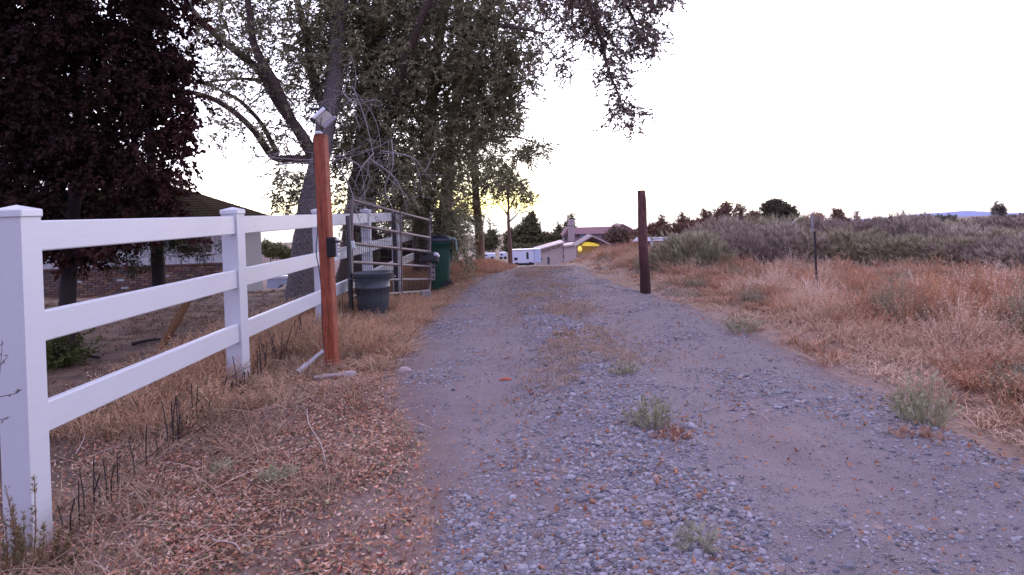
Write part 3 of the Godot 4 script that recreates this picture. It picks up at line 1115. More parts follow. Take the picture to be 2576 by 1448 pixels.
func red_post() -> void:
	var foot := at(836, 928, 5.8)
	var head := at(806, 339, 5.86)
	foot.y = hgt(foot.x, foot.z)
	var root := thing("red_post", foot, "tall square post stained reddish brown beside the white fence", "post")
	var up := head - foot
	var l := up.length()
	up = up.normalized()
	var bz := Vector3(0, 0, 1).rotated(Vector3.UP, deg_to_rad(-11.0))
	var bx := up.cross(bz).normalized()
	bz = bx.cross(up).normalized()
	var bas := Basis(bx, up, bz)
	var red := tri(speckle(71, 0.035, lin(0.13, 0.025, 0.012), lin(0.25, 0.055, 0.022), lin(0.36, 0.09, 0.04)), Vector3(5.0, 0.55, 5.0), 0.7, bumps(72, 0.06, 3.0), 0.5)
	var st := begin()
	box(st, Transform3D(bas, up * (l * 0.5 - 0.1)), Vector3(0.098, l + 0.2, 0.098), 0.009)
	obj("shaft", st, red, root)
	# drying cracks
	for q in [[0.05, 0.9, 0.55], [-0.012, 1.3, 0.4], [0.02, 0.45, 0.3]]:
		st = begin()
		box(st, Transform3D(bas, up * q[1] + bz * 0.0492 + bx * (q[0] * 0.6)), Vector3(0.0028, q[2], 0.002))
		obj("crack", st, plain(lin(0.03, 0.008, 0.006), 0.9), root)
	# pale cable down the left side
	st = begin()
	var cab := []
	for i in 13:
		var t := i / 12.0
		cab.append(up * (l * lerpf(0.985, 0.02, t)) - bx * (0.054 + 0.004 * sin(t * 17.0) + 0.025 * exp(-pow((t - 0.52) / 0.06, 2.0))) + bz * 0.03)
	tube(st, smooth_path(cab, 3), taper(37, 0.0045, 0.0045), 5)
	obj("cable", st, plain(lin(0.05, 0.05, 0.055), 0.6), root)

	# black keypad box on the right face
	var kp := at(835, 622, 5.75)
	var k := thing("keypad_box", kp, "small black gate keypad box fixed to the red post", "keypad")
	st = begin()
	abox(st, Vector3(0, 0, 0.01), Vector3(0.07, 0.165, 0.09), 0.008)
	obj("housing", st, plain(lin(0.008, 0.008, 0.009), 0.85), k)
	st = begin()
	abox(st, Vector3(0.045, -0.005, 0.0), Vector3(0.02, 0.15, 0.075), 0.006)
	obj("face_plate", st, plain(lin(0.4, 0.4, 0.46), 0.35, 0.3), k)
	st = begin()
	abox(st, Vector3(0.058, 0.045, 0.0), Vector3(0.04, 0.018, 0.085), 0.004)
	obj("hood", st, plain(lin(0.02, 0.02, 0.022), 0.5), k)
	for i in 9:
		st = begin()
		abox(st, Vector3(0.0565, 0.01 - 0.024 * (i / 3), -0.02 + 0.02 * (i % 3)), Vector3(0.005, 0.014, 0.014), 0.002)
		obj("button", st, plain(lin(0.05, 0.05, 0.06), 0.5), k)

	# tilted lamp and panel on top
	var tp := at(806, 338, 5.83)
	var s := thing("solar_light", tp, "small white tilted solar lamp with black brackets on top of the red post", "light")
	var white := plain(lin(0.72, 0.74, 0.8), 0.35)
	var beige := plain(lin(0.42, 0.38, 0.33), 0.6)
	var grey := plain(lin(0.30, 0.29, 0.33), 0.5)
	var black := plain(lin(0.012, 0.012, 0.014), 0.4)
	var e := Basis(Vector3(0, 0, 1), deg_to_rad(42.0)).rotated(Vector3.UP, deg_to_rad(18.0))
	var mid := Vector3(0.028, 0.135, 0)
	st = begin()
	box(st, Transform3D(e, mid + e * Vector3(0.0, -0.005, 0)), Vector3(0.125, 0.085, 0.075), 0.006)
	obj("housing", st, beige, s)
	st = begin()
	box(st, Transform3D(e, mid + e * Vector3(-0.005, 0.052, 0.004)), Vector3(0.13, 0.03, 0.10), 0.006)
	obj("upper_cover", st, white, s)
	st = begin()
	box(st, Transform3D(e, mid + e * Vector3(0.01, -0.06, 0.004)), Vector3(0.14, 0.026, 0.09), 0.006)
	obj("lower_cover", st, grey, s)
	for x in [-0.078, 0.07]:
		st = begin()
		box(st, Transform3D(e, mid + e * Vector3(x, 0.045, 0.0)), Vector3(0.022, 0.05, 0.085), 0.005)
		obj("end_cap", st, black, s)
	st = begin()
	abox(st, Vector3(-0.005, 0.215, -0.01), Vector3(0.15, 0.022, 0.1), 0.005, Vector3(0.1, 0.3, 0.06))
	obj("panel", st, black, s)
	st = begin()
	tube(st, [Vector3(0.07, 0.215, 0.0), Vector3(0.075, 0.18, 0.0)], [0.012, 0.012], 6)
	tube(st, [Vector3(0.0, 0.0, 0.0), Vector3(0.012, 0.04, 0.0), Vector3(0.02, 0.08, 0.0)], [0.012, 0.009, 0.012], 6)
	obj("bracket", st, black, s)
	st = begin()
	abox(st, Vector3(-0.015, 0.012, 0.012), Vector3(0.062, 0.024, 0.055), 0.008)
	obj("foot_plate", st, white, s)
	st = begin()
	tube(st, smooth_path([mid + Vector3(0.0, 0.0, 0.05), mid + Vector3(-0.008, -0.05, 0.06), Vector3(0.015, 0.05, 0.055), Vector3(0.03, 0.02, 0.05), Vector3(0.045, -0.03, 0.04)]), taper(17, 0.004, 0.004), 5)
	obj("cable", st, black, s)

	# grey pipe lying at the foot, open end towards us
	var a := at(746, 932, 5.55)
	var b := at(812, 884, 5.9)
	a.y = hgt(a.x, a.z) + 0.03
	var pr := thing("grey_pipe", a, "grey plastic conduit pipe lying in grass left of the red post foot", "pipe")
	st = begin()
	var dirv := (b - a).normalized()
	tube(st, [Vector3.ZERO, dirv * 0.13, dirv * 0.135, b - a], [0.026, 0.026, 0.018, 0.017], 12)
	obj("pipe", st, plain(lin(0.35, 0.34, 0.37), 0.5), pr)
	st = begin()
	tube(st, [-dirv * 0.003, dirv * 0.02], [0.021, 0.021], 12)
	obj("open_end", st, plain(lin(0.012, 0.012, 0.012), 0.9), pr)

	# flat pale board on the ground in front
	var bp := on_ground(842, 953)
	st = begin()
	abox(st, Vector3.ZERO, Vector3(0.33, 0.028, 0.07), 0.006, Vector3(0.05, 0.16, 0.03))
	var bd := obj("wooden_board", st, tri(speckle(75, 0.04, lin(0.2, 0.15, 0.14), lin(0.3, 0.24, 0.23), lin(0.38, 0.31, 0.3)), Vector3(1.0, 4.0, 6.0), 0.9))
	bd.position = bp + Vector3(0, 0.022, 0)
	tag(bd, "short weathered grey board lying in front of the red post", "board")
	st = begin()
	loft(st, [ring_c(-0.02, 0.05, 9, 0.1), ring_c(0.02, 0.065, 9, 0.12), ring_c(0.045, 0.04, 9, 0.1)], 0)
	var stn := obj("stone", st, plain(lin(0.34, 0.27, 0.27), 0.9))
	stn.position = on_ground(880, 950)
	tag(stn, "pale pinkish stone touching the right end of the weathered board", "stone")
	st = begin()
	loft(st, [ring_c(-0.02, 0.05, 9, 0.1), ring_c(0.015, 0.06, 9, 0.16), ring_c(0.035, 0.03, 9, 0.1)], 0)
	stn = obj("stone", st, plain(lin(0.33, 0.25, 0.26), 0.9))
	stn.position = on_ground(1017, 937)
	tag(stn, "pale flat stone alone on the bare dirt between grass and gravel", "stone")
	# rust-red scrap on the gravel
	st = begin()
	loft(st, [ring_c(0.0, 0.028, 7, 0.2, 1.5), ring_c(0.02, 0.03, 7, 0.3, 1.4), ring_c(0.03, 0.012, 7, 0.2, 1.2)], -1)
	stn = obj("clay_piece", st, plain(lin(0.36, 0.07, 0.03), 0.8))
	stn.position = on_ground(1272, 962)
	tag(stn, "small bright orange-red clay piece lying alone on the gravel track", "clay fragment")

func farm_gate() -> void:
	var yl := [503.8, 564.5, 612.9, 660.3, 705.9, 746.7]
	var yr := [555.0, 598.6, 633.8, 670.8, 703.0, 732.5]
	var dl := 8.5
	var dr := 11.65
	var o := at(884, 746.7, dl)
	o.y = hgt(o.x, o.z)
	var root := thing("farm_gate", o, "six-bar tubular steel farm gate standing open against the white fence", "gate")
	var steel := plain(lin(0.17, 0.13, 0.13), 0.55, 0.25)
	var darkst := plain(lin(0.05, 0.045, 0.048), 0.5, 0.5)
	var R0 := []
	var L0 := []
	for i in 6:
		var a := at(884, yl[i], dl)
		var b := at(1081, yr[i], dr)
		L0.append(a - o); R0.append(b - o)
		var e := b
		if i == 0 or i == 5:
			e = a.lerp(b, 0.965)
		var st := begin()
		tube(st, [a - o, e - o], [0.021, 0.021], 10)
		obj("bar", st, steel, root)
	var st := begin()
	var r1: Vector3 = (L0[0] as Vector3).lerp(R0[0], 0.965)
	var r2: Vector3 = (L0[5] as Vector3).lerp(R0[5], 0.965)
	var bend := [r1]
	for k in 5:
		var t := (k + 1) / 6.0
		var cn: Vector3 = R0[0]
		var dn: Vector3 = R0[0].lerp(R0[5], 0.09)
		bend.append(r1.lerp(cn, t).lerp(cn.lerp(dn, t), t))
	bend.append(R0[0].lerp(R0[5], 0.09))
	bend.append(R0[0].lerp(R0[5], 0.93))
	bend.append(R0[0].lerp(R0[5], 0.985).lerp(r2, 0.3))
	bend.append(r2)
	tube(st, bend, taper(bend.size(), 0.021, 0.021), 10)
	obj("end_rail", st, steel, root)
	st = begin()
	tube(st, [L0[0], L0[5]], [0.021, 0.021], 10)
	obj("hinge_rail", st, steel, root)
	st = begin()
	var bt := 0.535
	tube(st, [L0[0].lerp(R0[0], bt) + Vector3(0.02, 0.02, 0.02), L0[5].lerp(R0[5], bt + 0.02) + Vector3(0.02, 0.0, 0.02)], [0.012, 0.012], 8)
	obj("brace", st, steel, root)
	# welded wire between the bars
	st = begin()
	for k in 48:
		var t := (k + 0.5) / 48.0
		tube(st, [L0[1].lerp(R0[1], t) + Vector3(0, 0.0, -0.012), L0[5].lerp(R0[5], t) + Vector3(0, 0, -0.012)], [0.0024, 0.0024], 3, 0.0, false)
	for k in 8:
		var a2: Vector3 = L0[1].lerp(L0[5], (k + 0.4) / 8.0)
		var b2: Vector3 = R0[1].lerp(R0[5], (k + 0.4) / 8.0)
		tube(st, [a2 + Vector3(0, 0, -0.016), b2 + Vector3(0, 0, -0.016)], [0.0024, 0.0024], 3, 0.0, false)
	var mesh := obj("wire_mesh", st, darkst, root)
	mesh.set_meta("kind", "stuff")
	# latch plate with bolt at the free end
	st = begin()
	var lp: Vector3 = at(1089, 686, 11.6) - o
	abox(st, lp, Vector3(0.065, 0.27, 0.03), 0.006, Vector3(0, 0.25, -0.03))
	var lat := obj("latch_plate", st, plain(lin(0.28, 0.24, 0.25), 0.45, 0.5), root)
	for q in [0.09, 0.0, -0.08]:
		st = begin()
		abox(st, lp + Vector3(0.012, q, 0.02), Vector3(0.03, 0.035, 0.02), 0.004)
		obj("bolt", st, darkst, lat)
	st = begin()
	tube(st, smooth_path([lp + Vector3(0.02, 0.13, 0.02), lp + Vector3(0.05, 0.15, 0.03), lp + Vector3(0.05, 0.09, 0.03), lp + Vector3(0.03, 0.07, 0.03)]), taper(13, 0.007, 0.007), 6)
	obj("chain", st, darkst, lat)

	# round hinge post, and a flat dark post behind the middle
	var hp := at(882, 733, 8.42)
	hp.y = hgt(hp.x, hp.z)
	var top := at(880, 545, 8.42)
	var h := thing("hinge_post", hp, "thin dark steel hinge post at the near end of the farm gate", "post")
	st = begin()
	tube(st, [Vector3(0, -0.1, 0), Vector3(0, top.y - hp.y, 0), Vector3(0, top.y - hp.y + 0.012, 0)], [0.03, 0.03, 0.02], 12)
	obj("shaft", st, darkst, h)
	for y in [0.35, 0.95]:
		st = begin()
		tube(st, [Vector3(0.0, y, 0.0), Vector3(0.05, y, -0.04)], [0.011, 0.011], 6)
		obj("hinge", st, steel, h)
	st = begin()
	abox(st, at(888, 617, 8.38) - hp, Vector3(0.05, 0.1, 0.02), 0.01, Vector3(0, 0.3, 0.1))
	obj("insulator", st, plain(lin(0.5, 0.56, 0.54), 0.4), h)
	hp = at(997, 720, 10.95)
	hp.y = hgt(hp.x, hp.z)
	top = at(995, 536, 10.95)
	st = begin()
	abox(st, Vector3(0, (top.y - hp.y) * 0.5 - 0.1, 0), Vector3(0.065, top.y - hp.y + 0.2, 0.065), 0.006)
	var pb := obj("steel_post", st, darkst)
	pb.position = hp
	tag(pb, "square black post standing behind the middle of the farm gate", "post")

	# gate opener on its arm
	var a := at(1035, 630, 11.35)
	var b := at(1094, 641, 11.5)
	var g := thing("gate_opener", a, "black gate opener arm with silver end on the gate's far side", "gate opener")
	var u := (b - a)
	st = begin()
	tube(st, [Vector3.ZERO, u], [0.034, 0.034], 12)
	obj("arm_tube", st, plain(lin(0.03, 0.03, 0.034), 0.3), g)
	st = begin()
	tube(st, [u * 0.25 + Vector3(0, 0.02, 0.03), u * 0.48 + Vector3(0, 0.02, 0.03)], [0.026, 0.026], 10)
	obj("silver_sleeve", st, plain(lin(0.75, 0.75, 0.8), 0.25, 0.6), g)
	st = begin()
	tube(st, [u * 0.92 + Vector3(0, -0.005, 0.01), u * 1.08 + Vector3(0, -0.01, 0.01), u * 1.16 + Vector3(0, -0.03, 0.01)], [0.045, 0.05, 0.025], 12)
	obj("end_housing", st, plain(lin(0.42, 0.40, 0.44), 0.3, 0.5), g)
	st = begin()
	abox(st, u * 0.72 + Vector3(0, -0.085, 0.0), Vector3(0.28, 0.12, 0.1), 0.02, Vector3(0, 0.3, -0.06))
	abox(st, u * 1.06 + Vector3(0, -0.09, 0.0), Vector3(0.07, 0.09, 0.08), 0.015)
	obj("motor_box", st, plain(lin(0.02, 0.02, 0.022), 0.45), g)
	# concrete block and a pale plank end at the free end
	st = begin()
	abox(st, Vector3(0, 0.07, 0), Vector3(0.16, 0.17, 0.2), 0.012, Vector3(0.0, 0.3, 0.06))
	var cb := obj("concrete_block", st, tri(speckle(77, 0.12, lin(0.2, 0.19, 0.19), lin(0.28, 0.26, 0.26), lin(0.34, 0.32, 0.32)), Vector3(3, 3, 3), 0.95))
	cb.position = Vector3(at(1070, 745, 11.2).x, hgt(-1.4, -11.2), -11.2)
	tag(cb, "grey concrete block under the free end of the farm gate", "block")

func bins() -> void:
	# blue-grey round barrel
	var d := 8.4
	var c := at(940, 795, d)
	c.y = hgt(c.x, c.z)
	var root := thing("trash_can", c, "blue-grey round plastic trash can standing open before the farm gate", "trash can")
	var m := tri(speckle(81, 0.05, lin(0.028, 0.034, 0.042), lin(0.04, 0.047, 0.056), lin(0.055, 0.062, 0.072)), Vector3(1.5, 1.5, 1.5), 0.5)
	var h := 0.58
	var st := begin()
	var rings := []
	for q in [[0.0, 0.165], [0.03, 0.178], [0.3, 0.196], [0.4, 0.203], [0.405, 0.211], [0.425, 0.211], [0.43, 0.205], [0.54, 0.213], [0.56, 0.228], [0.595, 0.238], [0.605, 0.236], [0.605, 0.222], [0.55, 0.205], [0.1, 0.175]]:
		rings.append(ring_c(q[0] * h / 0.605, q[1], 36))
	loft(st, rings, 0, true, false)
	poly(st, rings[-1], Vector3.UP)
	obj("body", st, m, root)
	for k in 10:
		var a := TAU * k / 10.0 + 0.2
		st = begin()
		tube(st, [Vector3(cos(a) * 0.172, 0.02, sin(a) * 0.172), Vector3(cos(a) * 0.206, 0.41, sin(a) * 0.206)], [0.007, 0.007], 5)
		obj("rib", st, m, root)
	for sgn in [-1, 1]:
		st = begin()
		var pts := []
		for k in 7:
			var t := PI * k / 6.0
			pts.append(Vector3(sgn * (0.225 + 0.05 * sin(t)), 0.5 + 0.015 * sin(t), 0.075 * cos(t)))
		tube(st, pts, taper(7, 0.012, 0.012), 6)
		obj("handle", st, m, root)
	st = begin()
	var pa := -0.1
	for k in 5:
		var a0 := PI * 0.5 + pa + 0.1 * k
		poly(st, [Vector3(cos(a0) * 0.212, 0.455, sin(a0) * 0.212), Vector3(cos(a0 + 0.1) * 0.212, 0.455, sin(a0 + 0.1) * 0.212), Vector3(cos(a0 + 0.1) * 0.216, 0.52, sin(a0 + 0.1) * 0.216), Vector3(cos(a0) * 0.216, 0.52, sin(a0) * 0.216)], Vector3(cos(a0), 0, sin(a0)))
	obj("label_patch", st, plain(lin(0.03, 0.04, 0.055), 0.6), root)

	# green wheeled bin
	d = 12.4
	c = at(1109, 742, d)
	c.y = hgt(c.x, c.z)
	var w := thing("wheelie_bin", c, "dark green wheeled bin with near-black lid past the gate's free end", "wheelie bin")
	w.rotation.y = 0.12
	var green := tri(speckle(83, 0.05, lin(0.008, 0.04, 0.026), lin(0.012, 0.062, 0.04), lin(0.018, 0.08, 0.052)), Vector3(1, 1, 1), 0.45)
	var lidm := plain(lin(0.012, 0.018, 0.03), 0.4)
	st = begin()
	loft(st, [ring_rr(0.03, 0.29, 0.36, 0.05), ring_rr(0.07, 0.30, 0.38, 0.06), ring_rr(0.72, 0.36, 0.46, 0.07, 0.01), ring_rr(0.83, 0.375, 0.48, 0.07, 0.015), ring_rr(0.84, 0.41, 0.51, 0.08, 0.015), ring_rr(0.9, 0.415, 0.52, 0.08, 0.015)], 0)
	obj("body", st, green, w)
	st = begin()
	loft(st, [ring_rr(0.902, 0.43, 0.54, 0.08, 0.015), ring_rr(0.935, 0.435, 0.545, 0.08, 0.015), ring_rr(0.965, 0.40, 0.5, 0.08, 0.01), ring_rr(1.0, 0.3, 0.4, 0.1, 0.0), ring_rr(1.008, 0.2, 0.3, 0.09, 0.0)], 0)
	obj("lid", st, lidm, w)
	st = begin()
	abox(st, Vector3(0.265, 0.93, 0), Vector3(0.1, 0.04, 0.46), 0.015, Vector3(0, 0, -0.25))
	abox(st, Vector3(0.3, 0.83, 0.0), Vector3(0.035, 0.22, 0.44), 0.012, Vector3(0, 0, 0.08))
	obj("handle", st, plain(lin(0.16, 0.24, 0.22), 0.35), w)
	st = begin()
	tube(st, [Vector3(0.19, 0.55, 0.0), Vector3(0.22, 0.75, 0.0)], [0.02, 0.025], 6)
	tube(st, [Vector3(0.2, 0.34, 0.1), Vector3(0.2, 0.34, -0.1)], [0.016, 0.016], 6)
	obj("grab_bar", st, green, w)
	for z in [-0.2, 0.2]:
		st = begin()
		tube(st, [Vector3(0.13, 0.1, z - 0.02), Vector3(0.13, 0.1, z + 0.025)], [0.11, 0.11], 18)
		obj("wheel", st, plain(lin(0.015, 0.015, 0.016), 0.6), w)

func right_posts() -> void:
	# thick round gate post
	var foot := at(1624, 737, 9.95)
	foot.y = hgt(foot.x, foot.z)
	var head := at(1613, 480, 9.95)
	var root := thing("round_post", foot, "thick round wooden gate post with dark foot at right edge of drive", "post")
	var st := begin()
	var pts := []
	var rad := []
	for i in 15:
		var t := i / 14.0
		pts.append((head - foot) * t + Vector3(0.006 * sin(t * 9.0), 0, 0) + (Vector3(0, -0.1, 0) if i == 0 else Vector3.ZERO))
		rad.append(lerpf(0.075, 0.061, t) * (1.0 + 0.03 * sin(t * 23.0)))
	rad[14] = 0.058
	pts.append(pts[14] + Vector3(0, 0.006, 0)); rad.append(0.045)
	for i in pts.size():
		pass
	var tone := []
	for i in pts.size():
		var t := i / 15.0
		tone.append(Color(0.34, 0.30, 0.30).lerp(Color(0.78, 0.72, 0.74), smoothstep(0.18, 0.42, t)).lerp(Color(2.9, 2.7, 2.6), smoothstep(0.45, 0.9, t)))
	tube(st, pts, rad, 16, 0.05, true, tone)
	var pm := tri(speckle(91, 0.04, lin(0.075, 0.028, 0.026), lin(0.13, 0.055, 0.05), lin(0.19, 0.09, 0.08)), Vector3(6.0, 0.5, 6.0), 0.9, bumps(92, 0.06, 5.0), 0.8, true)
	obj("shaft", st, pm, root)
	var hh := head - foot
	for k in 3:
		st = begin()
		var y: float = [0.5, 0.9, 1.2][k]
		tube(st, [hh * (y / 1.48) + Vector3(-0.02 + 0.02 * k, 0, 0.066), hh * ((y + 0.22) / 1.48) + Vector3(-0.015 + 0.02 * k, 0, 0.062)], [0.003, 0.002], 4)
		obj("crack", st, plain(lin(0.02, 0.008, 0.008), 1.0), root)

	# T-post in the brush
	foot = at(2060, 745, 8.9)
	foot.y = hgt(foot.x, foot.z)
	head = at(2043, 541, 8.9)
	var t := thing("steel_t_post", foot, "thin dark steel T-post with pale top standing in brush at right", "fence post")
	var l := (head - foot).length()
	var up := (head - foot).normalized()
	var q := Basis(Vector3.RIGHT, up, Vector3.RIGHT.cross(up)).orthonormalized()
	var ironm := plain(lin(0.035, 0.03, 0.035), 0.6, 0.4)
	st = begin()
	box(st, Transform3D(q, up * (l * 0.4 - 0.05)), Vector3(0.022, l * 0.8 + 0.1, 0.005))
	box(st, Transform3D(q, up * (l * 0.4 - 0.05) + q.z * -0.018), Vector3(0.005, l * 0.8 + 0.1, 0.03))
	obj("shaft", st, ironm, t)
	st = begin()
	box(st, Transform3D(q, up * (l * 0.9)), Vector3(0.026, l * 0.2, 0.006))
	box(st, Transform3D(q, up * (l * 0.9) + q.z * -0.018), Vector3(0.006, l * 0.2, 0.03))
	obj("painted_top", st, plain(lin(0.25, 0.25, 0.29), 0.6), t)
	for k in 12:
		st = begin()
		box(st, Transform3D(q, up * (l * 0.08 + l * 0.07 * k) + q.z * 0.005), Vector3(0.012, 0.014, 0.008), 0.002)
		obj("stud", st, ironm, t)

func yard_things() -> void:
	# leaning wooden prop behind the fence
	var a := at(400, 884, 7.0)
	a.y = hgt(a.x, a.z) - 0.02
	var b := at(492, 716, 7.25)
	var root := thing("wooden_prop", a, "leaning brown wooden prop stuck in the yard behind the lowest rail", "prop")
	var st := begin()
	tube(st, [Vector3.ZERO, (b - a) * 0.5 + Vector3(0.01, 0, 0), b - a], [0.042, 0.04, 0.038], 10, 0.05)
	obj("pole", st, tri(speckle(95, 0.05, lin(0.1, 0.045, 0.018), lin(0.16, 0.075, 0.03), lin(0.22, 0.11, 0.05)), Vector3(5, 1.0, 5), 0.85), root)
	# white angular tub
	var o := at(698, 722, 12.6)
	o.y = hgt(o.x, o.z)
	var wt := thing("white_tub", o, "white angular plastic tub lying on the yard left of the elm trunk", "tub")
	var low := at(696, 723, 12.6).y - o.y
	var f := func(px: float, py: float) -> Vector3: return at(px, py, 12.6) - o - Vector3(0, minf(low, 0.03), 0)
	st = begin()
	slab(st, [f.call(670.7, 721.8), f.call(670.7, 698), f.call(696, 697), f.call(704, 712.8), f.call(696, 722.9)], Vector3(0, 0, -0.3))
	slab(st, [f.call(696.4, 697), f.call(728, 699), f.call(728, 710.7), f.call(704.4, 712.6)], Vector3(0, 0, -0.3))
	obj("body", st, plain(lin(0.55, 0.62, 0.76), 0.5), wt)
	st = begin()
	slab(st, [f.call(668, 697.5), f.call(696, 692.5), f.call(722, 690.5), f.call(729, 697), f.call(729, 699)], Vector3(0, 0, -0.34))
	var lidm := obj("rim", st, plain(lin(0.78, 0.78, 0.82), 0.45), wt)
	lidm.position.z = 0.02
	# dark fallen sticks
	var spots := [[[170, 898, 250, 906], "dark fallen stick lying beside the plum trunk foot"], [[330, 872, 415, 858], "dark thin stick on the yard left of the wooden prop"]]
	for q in spots:
		var p0 := on_ground(q[0][0], q[0][1])
		var p1 := on_ground(q[0][2], q[0][3])
		st = begin()
		tube(st, smooth_path([Vector3(0, 0.02, 0), (p1 - p0) * 0.5 + Vector3(0, 0.035, 0.02), p1 - p0 + Vector3(0, 0.02, 0)]), taper(9, 0.022, 0.012), 6, 0.1)
		var s := obj("fallen_stick", st, plain(lin(0.03, 0.022, 0.02), 0.95))
		s.position = p0
		tag(s, q[1], "stick")
	# pale dry twigs on the leaf litter
	var tw := [[[772, 1042, 822, 1200], "longest pale twig lying on the leaves right of the second fence post"], [[190, 1155, 222, 1075], "pale dead stem leaning up beside the nearest post"], [[535, 1375, 605, 1412], "short pale twig at the bottom of the leaf litter"], [[230, 1160, 330, 1135], "thin pinkish twig lying along the foot of the wire fence"], [[1890, 1050, 1935, 1075], "small pale twig on the gravel near the green weed"]]
	for q in tw:
		var p0 := on_ground(q[0][0], q[0][1])
		var p1 := on_ground(q[0][2], q[0][3])
		st = begin()
		var side := (p1 - p0).cross(Vector3.UP).normalized()
		var pts := smooth_path([Vector3(0, 0.025, 0), (p1 - p0) * 0.35 + side * 0.02 + Vector3(0, 0.045, 0), (p1 - p0) * 0.7 - side * 0.01 + Vector3(0, 0.04, 0), p1 - p0 + Vector3(0, 0.03, 0)])
		tube(st, pts, taper(pts.size(), 0.0035, 0.002), 5, 0.1)
		var s := obj("dry_twig", st, plain(lin(0.42, 0.33, 0.3), 0.9))
		s.position = p0
		tag(s, q[1], "twig")

# ------------------------------------------------------------------ the big trees
var elm_sprig: ArrayMesh
var far_sprig: ArrayMesh
var elm_leaf: StandardMaterial3D
var bark: StandardMaterial3D
var bark_dark: StandardMaterial3D
const ELM0 := Color(0.235, 0.225, 0.14)
const ELM1 := Color(0.37, 0.35, 0.215)

func crown(root: Node3D, list: Array, dens: float, c0: Color, c1: Color, size := 1.0, mesh: ArrayMesh = null, called := "crown") -> void:
	var places := []
	var tints := []
	for q in list:
		puff(places, tints, q[0], q[1], q[2], q[3], dens * q[4], c0, c1, size)
	many(called, mesh if mesh else elm_sprig, elm_leaf, shift(places, root.position), tints, root)

func foot_at(px: float, py: float, d: float) -> Vector3:
	var p := at(px, py, d)
	return Vector3(p.x, hgt(p.x, p.z) - 0.05, p.z)

